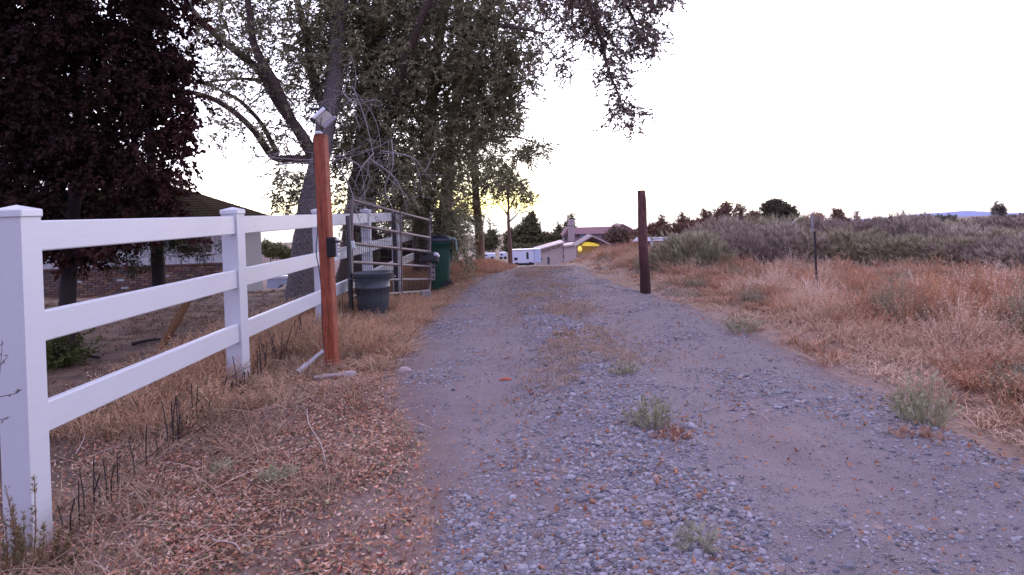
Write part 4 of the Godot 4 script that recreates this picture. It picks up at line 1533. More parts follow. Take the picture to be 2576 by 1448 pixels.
func big_trees() -> void:
	elm_sprig = sprig_mesh(20, 0.24, 0.052, 0.027, 0.35)
	far_sprig = sprig_mesh(10, 0.09, 0.06, 0.036, 0.2)
	elm_leaf = leafy(0.85, 0.5)
	bark = tri(speckle(101, 0.05, lin(0.06, 0.048, 0.046), lin(0.18, 0.155, 0.15), lin(0.30, 0.26, 0.25)), Vector3(4.0, 0.9, 4.0), 0.95, bumps(102, 0.06, 14.0), 1.2)
	bark_dark = tri(speckle(103, 0.05, lin(0.04, 0.028, 0.024), lin(0.10, 0.07, 0.058), lin(0.17, 0.12, 0.1)), Vector3(4.0, 0.9, 4.0), 0.95, bumps(104, 0.06, 12.0), 1.2)
	var deadm := plain(lin(0.30, 0.265, 0.265), 0.9)

	# the elm nearest the red post
	var f := foot_at(756, 752, 11.2)
	var r := thing("elm_tree", f, "big grey-barked elm with spreading limbs rising directly behind the red post", "tree")
	var trunk := [f, at(760, 690, 11.2), at(768, 600, 11.2), at(786, 480, 11.2), at(806, 390, 11.2), at(826, 290, 11.3), at(842, 180, 11.4), at(852, 60, 11.5), at(870, -120, 11.7), at(890, -380, 12.0)]
	limb(r, "trunk", trunk, 0.21, 0.10, bark, 0.35, 14)
	var la := path([[800, 420], [758, 342], [694, 249], [658, 185, 0.2], [598, 132, 0.3], [534, 82, 0.4], [473, 11, 0.5], [420, -80, 0.6]], 11.2)
	limb(r, "limb", la, 0.10, 0.035, bark_dark)
	twigs(r, "twigs", la, 46, 0.9, 0.012, bark_dark)
	var lb := path([[738, 320], [690, 210, -0.2], [651, 142, -0.3], [633, 89, -0.3], [623, 0, -0.3], [605, -120, -0.2]], 11.2)
	limb(r, "limb", lb, 0.085, 0.04, bark_dark)
	twigs(r, "twigs", lb, 34, 0.8, 0.012, bark_dark)
	var lc := path([[795, 405], [740, 400], [687, 395], [640, 331, -0.2], [587, 281, -0.4], [527, 246, -0.6], [463, 231, -0.8], [400, 235, -1.0]], 11.2)
	limb(r, "limb", lc, 0.075, 0.022, bark_dark)
	twigs(r, "twigs", lc, 40, 0.6, 0.009, bark_dark)
	var ld := path([[697, 388], [658, 313, 0.3], [605, 256, 0.4], [555, 228, 0.5], [500, 200, 0.6]], 11.2)
	limb(r, "limb", ld, 0.045, 0.016, bark_dark)
	twigs(r, "twigs", ld, 26, 0.6, 0.008, bark_dark)
	var le := path([[700, 262], [662, 206, 0.4], [584, 199, 0.6], [498, 210, 0.8]], 11.2)
	limb(r, "limb", le, 0.035, 0.014, bark_dark)
	twigs(r, "twigs", le, 22, 0.6, 0.008, bark_dark)
	var lf := path([[826, 300], [790, 200, 0.5], [770, 90, 0.8], [742, -20, 1.0], [720, -120, 1.2]], 11.2)
	limb(r, "limb", lf, 0.09, 0.045, bark_dark)
	twigs(r, "twigs", lf, 30, 0.9, 0.012, bark_dark)
	crown(r, [[510, 60, 130, 11.4, 0.42], [600, 180, 110, 11.0, 0.34], [650, 50, 120, 11.4, 0.55], [565, 285, 55, 10.8, 0.3], [710, 150, 120, 11.5, 0.5], [735, 300, 90, 11.4, 0.34], [750, 490, 62, 11.6, 0.65], [705, 465, 50, 11.4, 0.55], [690, 500, 45, 11.2, 0.4], [745, 425, 50, 11.3, 0.4], [800, 60, 140, 11.6, 0.9], [830, 200, 110, 11.9, 0.7], [600, -120, 200, 11.4, 0.4], [820, -150, 220, 11.8, 0.6], [640, 330, 60, 11.0, 0.25], [520, 330, 45, 10.6, 0.2], [480, 170, 80, 11.2, 0.35]], 1.3, ELM0, ELM1)
	# bare grey shoots hanging round the post
	var st := begin()
	var shoots := [[[640, 392], [720, 400], [800, 402], [870, 385], [910, 366]], [[690, 415], [780, 408], [860, 400], [930, 378], [985, 352]], [[700, 440], [770, 428], [810, 425]], [[885, 215], [915, 290], [935, 370], [942, 420]], [[985, 350], [988, 420], [968, 470], [985, 520], [990, 545]], [[940, 385], [905, 430], [890, 480], [893, 520]], [[960, 380], [1035, 395], [1070, 430], [1078, 400]], [[860, 230], [895, 262], [940, 250], [960, 258]], [[850, 420], [880, 470], [895, 530], [905, 560]], [[870, 400], [905, 420], [915, 470], [920, 545], [918, 590]], [[830, 250], [800, 262], [775, 300], [768, 330]], [[845, 470], [870, 500], [905, 515], [960, 505]], [[930, 400], [985, 440], [1010, 480], [1022, 530]], [[880, 130], [895, 190], [890, 260], [905, 330]], [[870, 520], [900, 505], [940, 520], [975, 510]], [[845, 540], [880, 520], [930, 535]], [[690, 395], [650, 420], [620, 440]]]
	for s in shoots:
		for rep in 2:
			var pts := []
			var dd := 9.2 + R.randf_range(-0.5, 0.9)
			for q in s:
				var jx := (R.randf_range(-26, 26) if rep else 0.0)
				pts.append(at(q[0] + jx, q[1] + (R.randf_range(-22, 22) if rep else 0.0), dd + R.randf_range(-0.15, 0.15)) - r.position)
			pts = smooth_path(pts, 4)
			tube(st, pts, taper(pts.size(), 0.009 if rep == 0 else 0.0045, 0.002), 5, 0.1, false)
			for k in 4:
				var i := R.randi() % (pts.size() - 1)
				var p: Vector3 = pts[i]
				var q2 := [p]
				var dv := Vector3(R.randf_range(-1, 1), R.randf_range(-1.2, 0.5), R.randf_range(-0.6, 0.6)).normalized()
				for j in 4:
					dv = (dv + Vector3(R.randf_range(-0.5, 0.5), R.randf_range(-0.5, 0.3), R.randf_range(-0.3, 0.3))).normalized()
					q2.append(q2[-1] + dv * R.randf_range(0.05, 0.13))
				tube(st, q2, taper(5, 0.003, 0.0013), 3, 0.0, false)
	var sh := obj("bare_shoots", st, deadm, r)
	sh.set_meta("kind", "stuff")
	tag(sh, "tangle of bare grey hanging shoots", "")

	# second trunk, thick, behind the near end of the gate
	f = foot_at(905, 720, 13.2)
	r = thing("elm_tree", f, "thick-trunked elm behind the near end of the farm gate", "tree")
	limb(r, "trunk", [f, at(903, 640, 13.2), at(905, 540, 13.2), at(918, 430, 13.2), at(925, 300, 13.3), at(940, 150, 13.4), at(960, -20, 13.6), at(985, -300, 14.0)], 0.36, 0.13, bark_dark, 0.3, 14)
	var l2 := path([[915, 460], [950, 380, -0.6], [990, 260, -1.2], [1030, 120, -1.8], [1090, -20, -2.2]], 13.2)
	limb(r, "limb", l2, 0.13, 0.05, bark_dark)
	twigs(r, "twigs", l2, 30, 0.9, 0.012, bark_dark)
	crown(r, [[900, 90, 160, 12.6, 0.95], [990, 120, 170, 12.2, 1.0], [920, 280, 130, 12.4, 0.95], [1010, 320, 130, 12.4, 1.0], [905, 430, 105, 12.8, 0.9], [960, 500, 80, 12.6, 0.95], [890, 545, 50, 12.8, 0.7], [950, -160, 260, 12.4, 0.8], [1000, 440, 90, 12.0, 0.9], [870, 360, 70, 12.6, 0.7]], 1.95, ELM0, ELM1)

	# third trunk, behind the middle of the gate
	f = foot_at(1058, 700, 14.2)
	r = thing("elm_tree", f, "slim dark elm trunk behind the free end of the farm gate", "tree")
	limb(r, "trunk", [f, at(1060, 620, 14.2), at(1064, 520, 14.2), at(1072, 420, 14.2), at(1084, 300, 14.1), at(1092, 200, 14.0), at(1110, 60, 13.9), at(1150, -150, 13.8)], 0.16, 0.08, bark_dark, 0.3, 12)
	var l3 := path([[1090, 240], [1140, 140, -1.0], [1200, 60, -1.8], [1243, 7, -2.4], [1300, -80, -3.0]], 14.0)
	limb(r, "limb", l3, 0.08, 0.045, bark_dark)
	twigs(r, "twigs", l3, 24, 0.9, 0.012, bark_dark)
	var l4 := path([[1150, 110], [1210, 60, -1.4], [1264, 64, -2.2], [1321, 73, -3.0], [1367, 85, -3.6]], 13.5)
	limb(r, "limb", l4, 0.045, 0.02, bark_dark)
	twigs(r, "twigs", l4, 16, 0.6, 0.008, bark_dark)
	crown(r, [[1060, 90, 160, 13.0, 0.95], [1150, 130, 160, 12.6, 0.9], [1080, 260, 140, 13.2, 0.95], [1190, 260, 120, 12.6, 0.8], [1250, 90, 130, 11.8, 0.65], [1240, 190, 90, 11.8, 0.6], [1280, 150, 60, 11.5, 0.5], [1240, 290, 75, 12.2, 0.65], [1290, 290, 40, 12.0, 0.5], [1310, 60, 80, 11.2, 0.6], [1060, 400, 110, 13.4, 0.9], [1130, 400, 90, 13.2, 0.85], [1230, 370, 75, 13.0, 0.7], [1310, 365, 42, 12.8, 0.55], [1355, 372, 26, 12.8, 0.5], [1100, 520, 75, 13.6, 0.9], [1030, 500, 70, 13.6, 0.9], [1140, 590, 52, 13.6, 0.9], [1120, 560, 50, 13.2, 0.85], [1165, 640, 34, 13.0, 0.7], [1150, -140, 230, 12.6, 0.8], [1020, 575, 45, 13.8, 0.8], [1330, 200, 36, 11.5, 0.6], [1310, 120, 60, 11.2, 0.6], [1290, 230, 45, 11.8, 0.7], [1345, 372, 34, 12.4, 0.7], [1380, 366, 16, 12.4, 0.5]], 2.1, ELM0, ELM1)

	# boughs reaching over the drive from the same row
	f = foot_at(1118, 690, 16.5)
	r = thing("elm_tree", f, "elm whose long leafy boughs hang out over the drive at upper centre", "tree")
	limb(r, "trunk", [f, at(1120, 560, 16.5), at(1128, 420, 16.4), at(1150, 250, 16.0), at(1200, 60, 15.0), at(1300, -120, 13.0), at(1400, -160, 11.0)], 0.17, 0.07, bark_dark, 0.3, 12)
	var l5 := path([[1400, -160], [1445, -70, -0.6], [1478, 11, -1.2], [1514, 107, -1.5], [1528, 167, -1.6], [1552, 230, -1.6], [1571, 285, -1.6]], 11.0)
	limb(r, "limb", l5, 0.045, 0.006, bark_dark)
	twigs(r, "twigs", l5, 26, 0.5, 0.006, bark_dark, 1.0)
	var l6 := path([[1400, -160], [1500, -80, -0.6], [1580, 20, -1.2], [1612, 100, -1.5], [1630, 150, -1.5]], 11.0)
	limb(r, "limb", l6, 0.04, 0.006, bark_dark)
	twigs(r, "twigs", l6, 20, 0.5, 0.006, bark_dark, 1.0)
	crown(r, [[1380, 30, 95, 9.8, 0.65], [1450, 20, 95, 9.6, 0.75], [1540, 10, 95, 9.5, 0.95], [1620, 10, 75, 9.6, 0.85], [1680, -10, 45, 9.6, 0.6], [1345, 130, 45, 10.2, 0.5], [1415, 135, 45, 9.9, 0.6], [1430, 175, 26, 9.9, 0.5], [1490, 85, 50, 9.6, 0.55], [1555, 100, 58, 9.5, 0.85], [1615, 95, 52, 9.5, 0.75], [1660, 60, 34, 9.6, 0.5], [1535, 180, 42, 9.5, 0.6], [1575, 185, 48, 9.5, 0.85], [1615, 160, 34, 9.5, 0.6], [1560, 250, 44, 9.5, 0.85], [1600, 235, 34, 9.5, 0.7], [1585, 290, 30, 9.5, 0.75], [1545, 300, 26, 9.5, 0.5], [1520, -130, 180, 10.0, 0.7], [1350, -130, 160, 11.0, 0.7], [1640, 200, 18, 9.5, 0.4], [1525, 230, 22, 9.5, 0.5]], 1.25, Color(0.19, 0.15, 0.12), Color(0.27, 0.215, 0.17), 0.9)

	# far elm with a lit brown trunk beside the drive
	f = foot_at(1208, 645, 19.0)
	r = thing("elm_tree", f, "elm with straight warm-brown trunk standing alone beyond the wheeled bin", "tree")
	limb(r, "trunk", [f, at(1206, 600, 19.0), at(1200, 520, 19.0), at(1194, 440, 19.0), at(1190, 340, 19.0), at(1186, 240, 19.0), at(1180, 80, 19.0)], 0.12, 0.07, tri(speckle(105, 0.05, lin(0.08, 0.05, 0.03), lin(0.16, 0.10, 0.06), lin(0.24, 0.16, 0.1)), Vector3(4.0, 0.9, 4.0), 0.95), 0.3, 10)
	var l7 := path([[1192, 380], [1240, 350, -0.3], [1300, 345, -0.6], [1350, 362, -0.8]], 19.0)
	limb(r, "limb", l7, 0.05, 0.015, bark_dark)
	var l8 := path([[1196, 470], [1240, 445, -0.3], [1290, 450, -0.6], [1330, 480, -0.8]], 19.0)
	limb(r, "limb", l8, 0.04, 0.012, bark_dark)
	crown(r, [[1190, 410, 80, 18.6, 0.8], [1240, 430, 55, 18.4, 0.7], [1280, 455, 40, 18.2, 0.6], [1318, 478, 30, 18.2, 0.6], [1330, 500, 20, 18.2, 0.5], [1150, 480, 70, 19.0, 0.85], [1180, 540, 60, 19.0, 0.6], [1150, 560, 50, 19.0, 0.8], [1225, 480, 40, 18.6, 0.55], [1200, 330, 80, 18.8, 0.85], [1290, 420, 30, 18.4, 0.45], [1320, 380, 30, 18.4, 0.5], [1160, 625, 40, 18.4, 0.8], [1290, 470, 44, 18.2, 0.7], [1325, 490, 26, 18.2, 0.7]], 3.4, ELM0, ELM1)

	# slender tree by the crest
	f = foot_at(1284, 668, 21.0)
	r = thing("young_tree", f, "slender young tree with thin bent trunk at the left of the crest", "tree")
	limb(r, "trunk", [f, at(1283, 630, 21.0), at(1282, 600, 21.0), at(1279, 560, 21.0), at(1279, 520, 21.0), at(1278, 470, 21.0)], 0.075, 0.03, tri(speckle(106, 0.05, lin(0.08, 0.045, 0.035), lin(0.16, 0.09, 0.07), lin(0.2, 0.13, 0.1)), Vector3(4.0, 0.9, 4.0), 0.95), 0.1, 8)
	for q in [[[1279, 545], [1268, 528], [1255, 515], [1245, 500]], [[1279, 530], [1295, 500], [1310, 480]], [[1279, 560], [1300, 540], [1312, 520]]]:
		limb(r, "limb", path(q, 21.0), 0.025, 0.008, bark_dark)
	crown(r, [[1270, 470, 34, 21.0, 0.5], [1300, 500, 26, 21.0, 0.5], [1312, 520, 20, 21.0, 0.5], [1252, 500, 18, 21.0, 0.45], [1330, 480, 20, 21.0, 0.5], [1276, 440, 30, 21.0, 0.5]], 2.6, ELM0, ELM1)

func plum_trees() -> void:
	var plum := sprig_mesh(18, 0.22, 0.062, 0.042, 0.15)
	var leafm := leafy(0.8, 0.1)
	var dark := plain(lin(0.03, 0.022, 0.022), 0.95)
	var f := foot_at(166, 880, 7.2)
	var r := thing("plum_tree", f, "dark purple-leaved plum tree filling the upper left above the fence", "tree")
	limb(r, "trunk", [f, at(168, 800, 7.2), at(172, 700, 7.2), at(176, 600, 7.2), at(190, 480, 7.2), at(200, 350, 7.3), at(190, 200, 7.4), at(170, 0, 7.5)], 0.082, 0.05, dark, 0.15, 11)
	for q in [[[185, 520], [260, 440, 0.2], [350, 340, 0.4], [430, 240, 0.5], [500, 175, 0.4]], [[182, 560], [110, 480, 0.3], [50, 380, 0.5]], [[195, 400], [280, 300, 0.4], [345, 150, 0.6], [400, 20, 0.7]], [[180, 580], [260, 545, 0.3], [350, 510, 0.4], [430, 440, 0.3]]]:
		var lp := path(q, 7.2)
		limb(r, "limb", lp, 0.022, 0.006, dark)
		twigs(r, "twigs", lp, 20, 0.5, 0.006, dark)
	var places := []
	var tints := []
	var y := -60.0
	while y < 600.0:
		var right := 455.0
		if y < 60: right = 440.0
		elif y < 240: right = 452.0
		elif y < 330: right = 420.0
		elif y < 420: right = 415.0
		elif y < 500: right = 375.0
		else: right = 330.0
		var x := -120.0
		while x < right:
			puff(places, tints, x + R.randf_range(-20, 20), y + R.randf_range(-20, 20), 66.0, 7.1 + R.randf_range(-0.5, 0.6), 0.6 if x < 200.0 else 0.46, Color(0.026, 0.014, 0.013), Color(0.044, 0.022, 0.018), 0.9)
			x += 62.0
		y += 62.0
	for q in [[470, 120, 36, 0.5], [478, 60, 40, 0.5], [480, 240, 30, 0.5], [460, 310, 34, 0.7], [440, 360, 40, 0.7], [425, 430, 36, 0.7], [400, 480, 44, 0.8], [430, 500, 28, 0.6], [500, 135, 20, 0.45], [455, 395, 30, 0.55], [300, 600, 60, 0.8], [400, 580, 60, 0.8], [200, 610, 60, 0.7], [450, 560, 40, 0.6], [465, 615, 34, 0.5], [120, 625, 40, 0.35], [360, 640, 40, 0.5]]:
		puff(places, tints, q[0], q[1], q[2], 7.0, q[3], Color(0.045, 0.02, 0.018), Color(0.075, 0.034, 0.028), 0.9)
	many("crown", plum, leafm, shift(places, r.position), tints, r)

	# a green tree standing further back, showing through
	f = foot_at(398, 712, 12.0)
	r = thing("pine_tree", f, "dark green bushy pine between the plum tree and the white house", "tree")
	limb(r, "trunk", [f, at(396, 660, 12.0), at(390, 560, 12.0), at(380, 400, 12.0), at(370, 200, 12.0), at(360, -60, 12.0)], 0.115, 0.05, dark, 0.2, 10)
	var needle := sprig_mesh(22, 0.26, 0.075, 0.014, 0.05)
	places = []
	tints = []
	for q in [[120, 80, 130, 0.7], [60, 250, 130, 0.8], [220, 220, 150, 0.9], [340, 120, 120, 0.8], [330, 320, 130, 1.0], [140, 420, 140, 1.0], [300, 500, 130, 1.1], [60, 540, 110, 1.0], [400, 440, 60, 0.8], [380, 560, 80, 1.0], [250, 610, 70, 1.0], [440, 600, 44, 0.8], [180, 590, 60, 0.9], [480, 625, 26, 0.6], [510, 640, 18, 0.5], [530, 610, 26, 0.45], [545, 560, 24, 0.35], [380, 640, 38, 0.8], [310, 655, 30, 0.6]]:
		puff(places, tints, q[0], q[1], q[2], 11.6, q[3] * (1.15 if q[1] > 480 else (0.8 if q[0] < 200 else 0.5)), Color(0.03, 0.034, 0.016), Color(0.075, 0.08, 0.035), 1.0)
	many("crown", needle, leafm, shift(places, r.position), tints, r)

	# green sprouts at the plum foot
	f = on_ground(142, 925)
	r = thing("sprouts", f, "fresh green sprouts at the plum trunk foot beside the nearest post", "sprouts")
	places = []
	tints = []
	for i in 160:
		var v := Vector3(R.randfn() * 0.12, absf(R.randfn()) * 0.12, R.randfn() * 0.12)
		places.append(Transform3D(Basis.from_euler(Vector3(R.randf_range(-0.6, 0.6), R.randf() * TAU, R.randf_range(0.2, 1.3))).scaled(Vector3.ONE * 0.6), v))
		tints.append(hue(Color(0.05, 0.065, 0.022), Color(0.09, 0.10, 0.035)))
	many("leaves", elm_sprig, elm_leaf, places, tints, r)
	var st := begin()
	for i in 12:
		var a := R.randf() * TAU
		tube(st, [Vector3.ZERO, Vector3(cos(a) * 0.06, 0.12, sin(a) * 0.06), Vector3(cos(a) * 0.15, 0.24, sin(a) * 0.15)], [0.005, 0.004, 0.002], 4, 0.0, false)
	obj("stems", st, dark, r)

func tree_simple(called: String, label: String, cat: String, d: float, base: Array, puffs: Array, c0: Color, c1: Color, dens: float, group := "", leaf_m := 0.0) -> void:
	var f := at(base[0], base[1], d)
	f.y = minf(f.y, hgt(f.x, f.z)) - 0.1
	var r := thing(called, f, label, cat, group)
	var topy := 9999.0
	var topx := 0.0
	for q in puffs:
		if q[1] < topy:
			topy = q[1]; topx = q[0]
	var t := at(lerpf(base[0], topx, 0.8), topy, d)
	var st := begin()
	var hh := t.y - f.y
	var pts := smooth_path([Vector3.ZERO, (t - f) * 0.4 + Vector3(hh * 0.02, 0, 0), t - f], 3)
	tube(st, pts, taper(pts.size(), hh * 0.03, hh * 0.006), 6, 0.0, false)
	obj("trunk", st, bark_dark, r)
	var k := leaf_m if leaf_m > 0.0 else d / LENS * 4.2 / 0.06
	var places := []
	var tints := []
	for q in puffs:
		var c := at(q[0], q[1], d)
		var rx: float = q[2] * 1.25 * d / LENS
		var ry: float = q[3] * 1.15 * d / LENS
		for i in int(q[2] * q[3] * 0.75 * dens) + 6:
			var v := Vector3(R.randfn(), R.randfn(), R.randfn()).normalized() * pow(R.randf(), 0.45)
			v = Vector3(v.x * rx, v.y * ry, v.z * rx)
			places.append(Transform3D(Basis.from_euler(Vector3(R.randf_range(-0.5, 0.5), R.randf() * TAU, R.randf_range(-0.3, 1.3))).scaled(Vector3.ONE * k * R.randf_range(0.6, 1.2)), c + v - f))
			tints.append(hue(c0, c1, 0.3))
	many("crown", far_sprig, elm_leaf, places, tints, r)

func far_trees() -> void:
	var g0 := Color(0.11, 0.11, 0.06)
	var g1 := Color(0.19, 0.175, 0.095)
	var m0 := Color(0.20, 0.115, 0.09)
	var m1 := Color(0.33, 0.2, 0.155)
	tree_simple("round_tree", "round dark tree left of the slender tree's trunk beyond the grass", "tree", 170, [1235, 634], [[1232, 612, 24, 20], [1238, 592, 12, 14], [1215, 622, 20, 14]], g0, g1, 1.1)
	tree_simple("tall_tree", "tallest dark tree above the white trailer, right of the slender tree", "tree", 180, [1325, 634], [[1320, 600, 32, 34], [1332, 572, 20, 24], [1345, 588, 16, 26], [1300, 615, 24, 20], [1338, 552, 9, 16], [1355, 620, 16, 14], [1290, 602, 20, 22], [1360, 602, 16, 18]], g0, g1, 1.1)
	tree_simple("hedge_tree", "low bushy dark tree directly over the white trailer roof", "tree", 165, [1330, 634], [[1290, 626, 22, 12], [1330, 628, 26, 12], [1370, 626, 22, 12]], g0, g1, 1.2)
	tree_simple("bushy_tree", "wide low tree with lumpy top over the beige shed", "tree", 185, [1390, 625], [[1385, 608, 22, 14], [1375, 598, 10, 10], [1405, 606, 18, 16], [1360, 616, 20, 12], [1400, 618, 26, 12], [1422, 612, 14, 14]], g0, g1, 1.2)
	tree_simple("conical_tree", "cone-shaped tree just left of the two storey house", "tree", 195, [1408, 620], [[1406, 600, 12, 20], [1406, 582, 7, 14]], g0, g1, 1.2)
	tree_simple("leaning_tree", "small pointed tree behind the pale chimney leaning right", "tree", 200, [1434, 600], [[1432, 575, 12, 16], [1436, 556, 6, 14], [1424, 585, 8, 10]], g0, g1, 1.1)
	tree_simple("yard_tree", "greenish round tree in front of the two storey house's right end", "tree", 150, [1558, 632], [[1555, 590, 24, 17], [1545, 603, 24, 14], [1575, 603, 22, 16], [1560, 620, 30, 12]], m0, Color(0.24, 0.2, 0.14), 1.0)
	tree_simple("post_tree", "mauve tree close left of the round post over the red fence", "tree", 160, [1590, 632], [[1590, 600, 14, 14], [1585, 615, 20, 12], [1600, 590, 10, 10]], m0, m1, 1.0)
	tree_simple("round_tree", "broad rounded tree with a spire top just right of the round post", "tree", 170, [1662, 605], [[1660, 580, 28, 18], [1645, 586, 18, 16], [1678, 586, 14, 14], [1666, 558, 5, 14], [1664, 566, 10, 10]], m0, m1, 1.1)
	tree_simple("spruce_tree", "dark pointed tree left of the mauve tree row, above pale brush", "tree", 170, [1722, 590], [[1722, 578, 18, 14], [1722, 574, 30, 18], [1720, 558, 8, 16], [1738, 572, 12, 14]], m0, m1, 1.1)
	tree_simple("row_tree", "ragged tree with two tips at the left end of the tree row", "tree", 180, [1775, 585], [[1772, 568, 24, 20], [1770, 574, 30, 18], [1785, 555, 12, 18], [1760, 572, 16, 12], [1775, 540, 7, 12]], m0, m1, 0.9)
	tree_simple("row_tree", "tallest ragged twin-topped tree in the middle of the tree row", "tree", 185, [1825, 585], [[1820, 545, 18, 24], [1820, 574, 30, 18], [1828, 524, 11, 14], [1808, 555, 12, 18], [1830, 568, 22, 16], [1800, 572, 18, 12]], m0, m1, 0.9)
	tree_simple("row_tree", "thin loose tree with sky gaps right of the twin-topped one", "tree", 185, [1862, 585], [[1858, 548, 14, 22], [1858, 574, 30, 18], [1862, 526, 10, 12], [1868, 562, 14, 14], [1850, 570, 14, 10]], m0, m1, 0.6)
	tree_simple("row_tree", "low faint tree between the loose tree and the broad dark tree", "tree", 190, [1902, 585], [[1900, 558, 24, 18], [1900, 574, 30, 18], [1895, 545, 14, 12], [1890, 572, 16, 10]], m0, m1, 0.8)
	tree_simple("broad_tree", "broad dark tree with layered crown above the pale brush", "tree", 175, [1958, 580], [[1955, 530, 32, 17], [1958, 574, 30, 18], [1935, 522, 16, 12], [1978, 530, 22, 12], [1950, 512, 18, 9], [1960, 545, 36, 12], [1995, 540, 12, 9]], Color(0.10, 0.085, 0.06), Color(0.18, 0.14, 0.10), 1.2)
	tree_simple("red_tree", "reddish sunset-lit bush behind the steel T-post's top", "tree", 160, [2048, 575], [[2040, 558, 14, 14], [2060, 556, 12, 16], [2028, 564, 10, 8]], Color(0.34, 0.10, 0.06), Color(0.5, 0.16, 0.09), 0.9)
	tree_simple("dark_tree", "small rounded mauve tree right of the T-post on the skyline", "tree", 165, [2115, 580], [[2110, 545, 12, 14], [2110, 574, 30, 18], [2112, 562, 20, 14], [2130, 566, 16, 12], [2105, 535, 7, 7]], m0, m1, 1.1)
	tree_simple("bare_tree", "needle-thin bare treetop on the skyline left of middle brush", "tree", 165, [2158, 580], [[2157, 555, 3, 14], [2157, 540, 1.5, 8]], m0, m1, 0.8)
	tree_simple("bare_tree", "pale thin treetop poking up in the middle of the right brush", "tree", 165, [2273, 580], [[2272, 553, 4, 12], [2275, 562, 6, 8]], m0, m1, 0.8)
	tree_simple("poplar_tree", "clump of upright poplars rising beside the blue mountain", "tree", 120, [2512, 575], [[2500, 535, 5, 16], [2510, 528, 6, 20], [2520, 530, 6, 18], [2527, 532, 5, 16]], Color(0.13, 0.105, 0.10), Color(0.2, 0.165, 0.155), 2.6, "", 120.0 / LENS * 2.0 / 0.06)
	tree_simple("skyline_brush", "low dark green tree line left of the blue mountain", "tree", 90, [2340, 590], [[2210, 563, 34, 12], [2260, 560, 36, 12], [2320, 558, 40, 14], [2370, 556, 30, 12], [2180, 568, 24, 10]], Color(0.14, 0.125, 0.085), Color(0.22, 0.19, 0.14), 1.2)
	tree_simple("skyline_brush", "low mauve tree line at the far right edge of the picture", "tree", 80, [2560, 590], [[2560, 558, 44, 14], [2480, 562, 36, 12], [2440, 566, 30, 10], [2615, 552, 40, 14]], Color(0.18, 0.145, 0.12), Color(0.28, 0.22, 0.19), 1.2)
	tree_simple("understory_brush", "dark brown tangled brush filling the gaps behind the farm gate and fence", "brush", 17, [990, 690], [[930, 640, 40, 48], [985, 630, 46, 50], [1040, 640, 40, 46], [1085, 660, 26, 32]], Color(0.055, 0.04, 0.028), Color(0.11, 0.08, 0.055), 1.2)
	# green brush under the rail beyond the house
	tree_simple("yard_brush", "green brush beyond the house seen between the upper rails", "brush", 34, [690, 650], [[690, 632, 26, 16], [670, 628, 14, 18], [715, 640, 28, 12], [740, 645, 18, 10]], Color(0.11, 0.12, 0.05), Color(0.19, 0.2, 0.09), 1.3)

# ------------------------------------------------------------------ shrubs
func shrub_proto(r: Node3D, kind: int) -> void:
	var st := begin()
	for i in 46:
		var a := R.randf() * TAU
		var e := R.randf_range(0.25, 1.35)
		var dirv := Vector3(cos(a) * cos(e), sin(e), sin(a) * cos(e))
		var p2 := dirv * R.randf_range(0.5, 0.8)
		p2.y = p2.y * 0.9
		tube(st, [Vector3(cos(a), 0, sin(a)) * 0.06, p2 * 0.5 + Vector3(0, 0.04, 0), p2], [0.014, 0.009, 0.004], 4, 0.0, false)
	var sm := obj("stems", st, bark, r)
	sm.set_meta("kind", "stuff")
	var places := []
	var tints := []
	var c0: Color = [Color(0.40, 0.325, 0.265), Color(0.34, 0.295, 0.20), Color(0.32, 0.245, 0.205), Color(0.34, 0.30, 0.21)][kind]
	var c1: Color = [Color(0.57, 0.48, 0.39), Color(0.50, 0.44, 0.30), Color(0.46, 0.365, 0.31), Color(0.54, 0.51, 0.33)][kind]
	for i in 1900:
		var a := R.randf() * TAU
		var e := asin(R.randf_range(0.0, 1.0))
		var rr := lerpf(0.45, 1.0, pow(R.randf(), 0.5))
		var v := Vector3(cos(a) * cos(e), sin(e), sin(a) * cos(e))
		var lump := 1.0 + 0.22 * noise_a.get_noise_3d(v.x * 70.0 + kind * 50.0, v.y * 70.0, v.z * 70.0) * 2.0
		var p := Vector3(v.x * 0.95, v.y * 0.8 + 0.02, v.z * 0.95) * rr * lump
		var up := (v + Vector3(0, 0.9, 0) + Vector3(R.randfn(), R.randfn(), R.randfn()) * 0.25).normalized()
		var sd := up.cross(Vector3(R.randfn(), R.randfn(), R.randfn())).normalized()
		var k := R.randf_range(0.7, 1.3)
		places.append(Transform3D(Basis(sd, up, sd.cross(up)).scaled(Vector3.ONE * k), p))
		tints.append(hue(c0, c1, 0.22))
	many("foliage", brush_sprig, brush_m, places, tints, r)

var brush_sprig: ArrayMesh
var brush_m: StandardMaterial3D

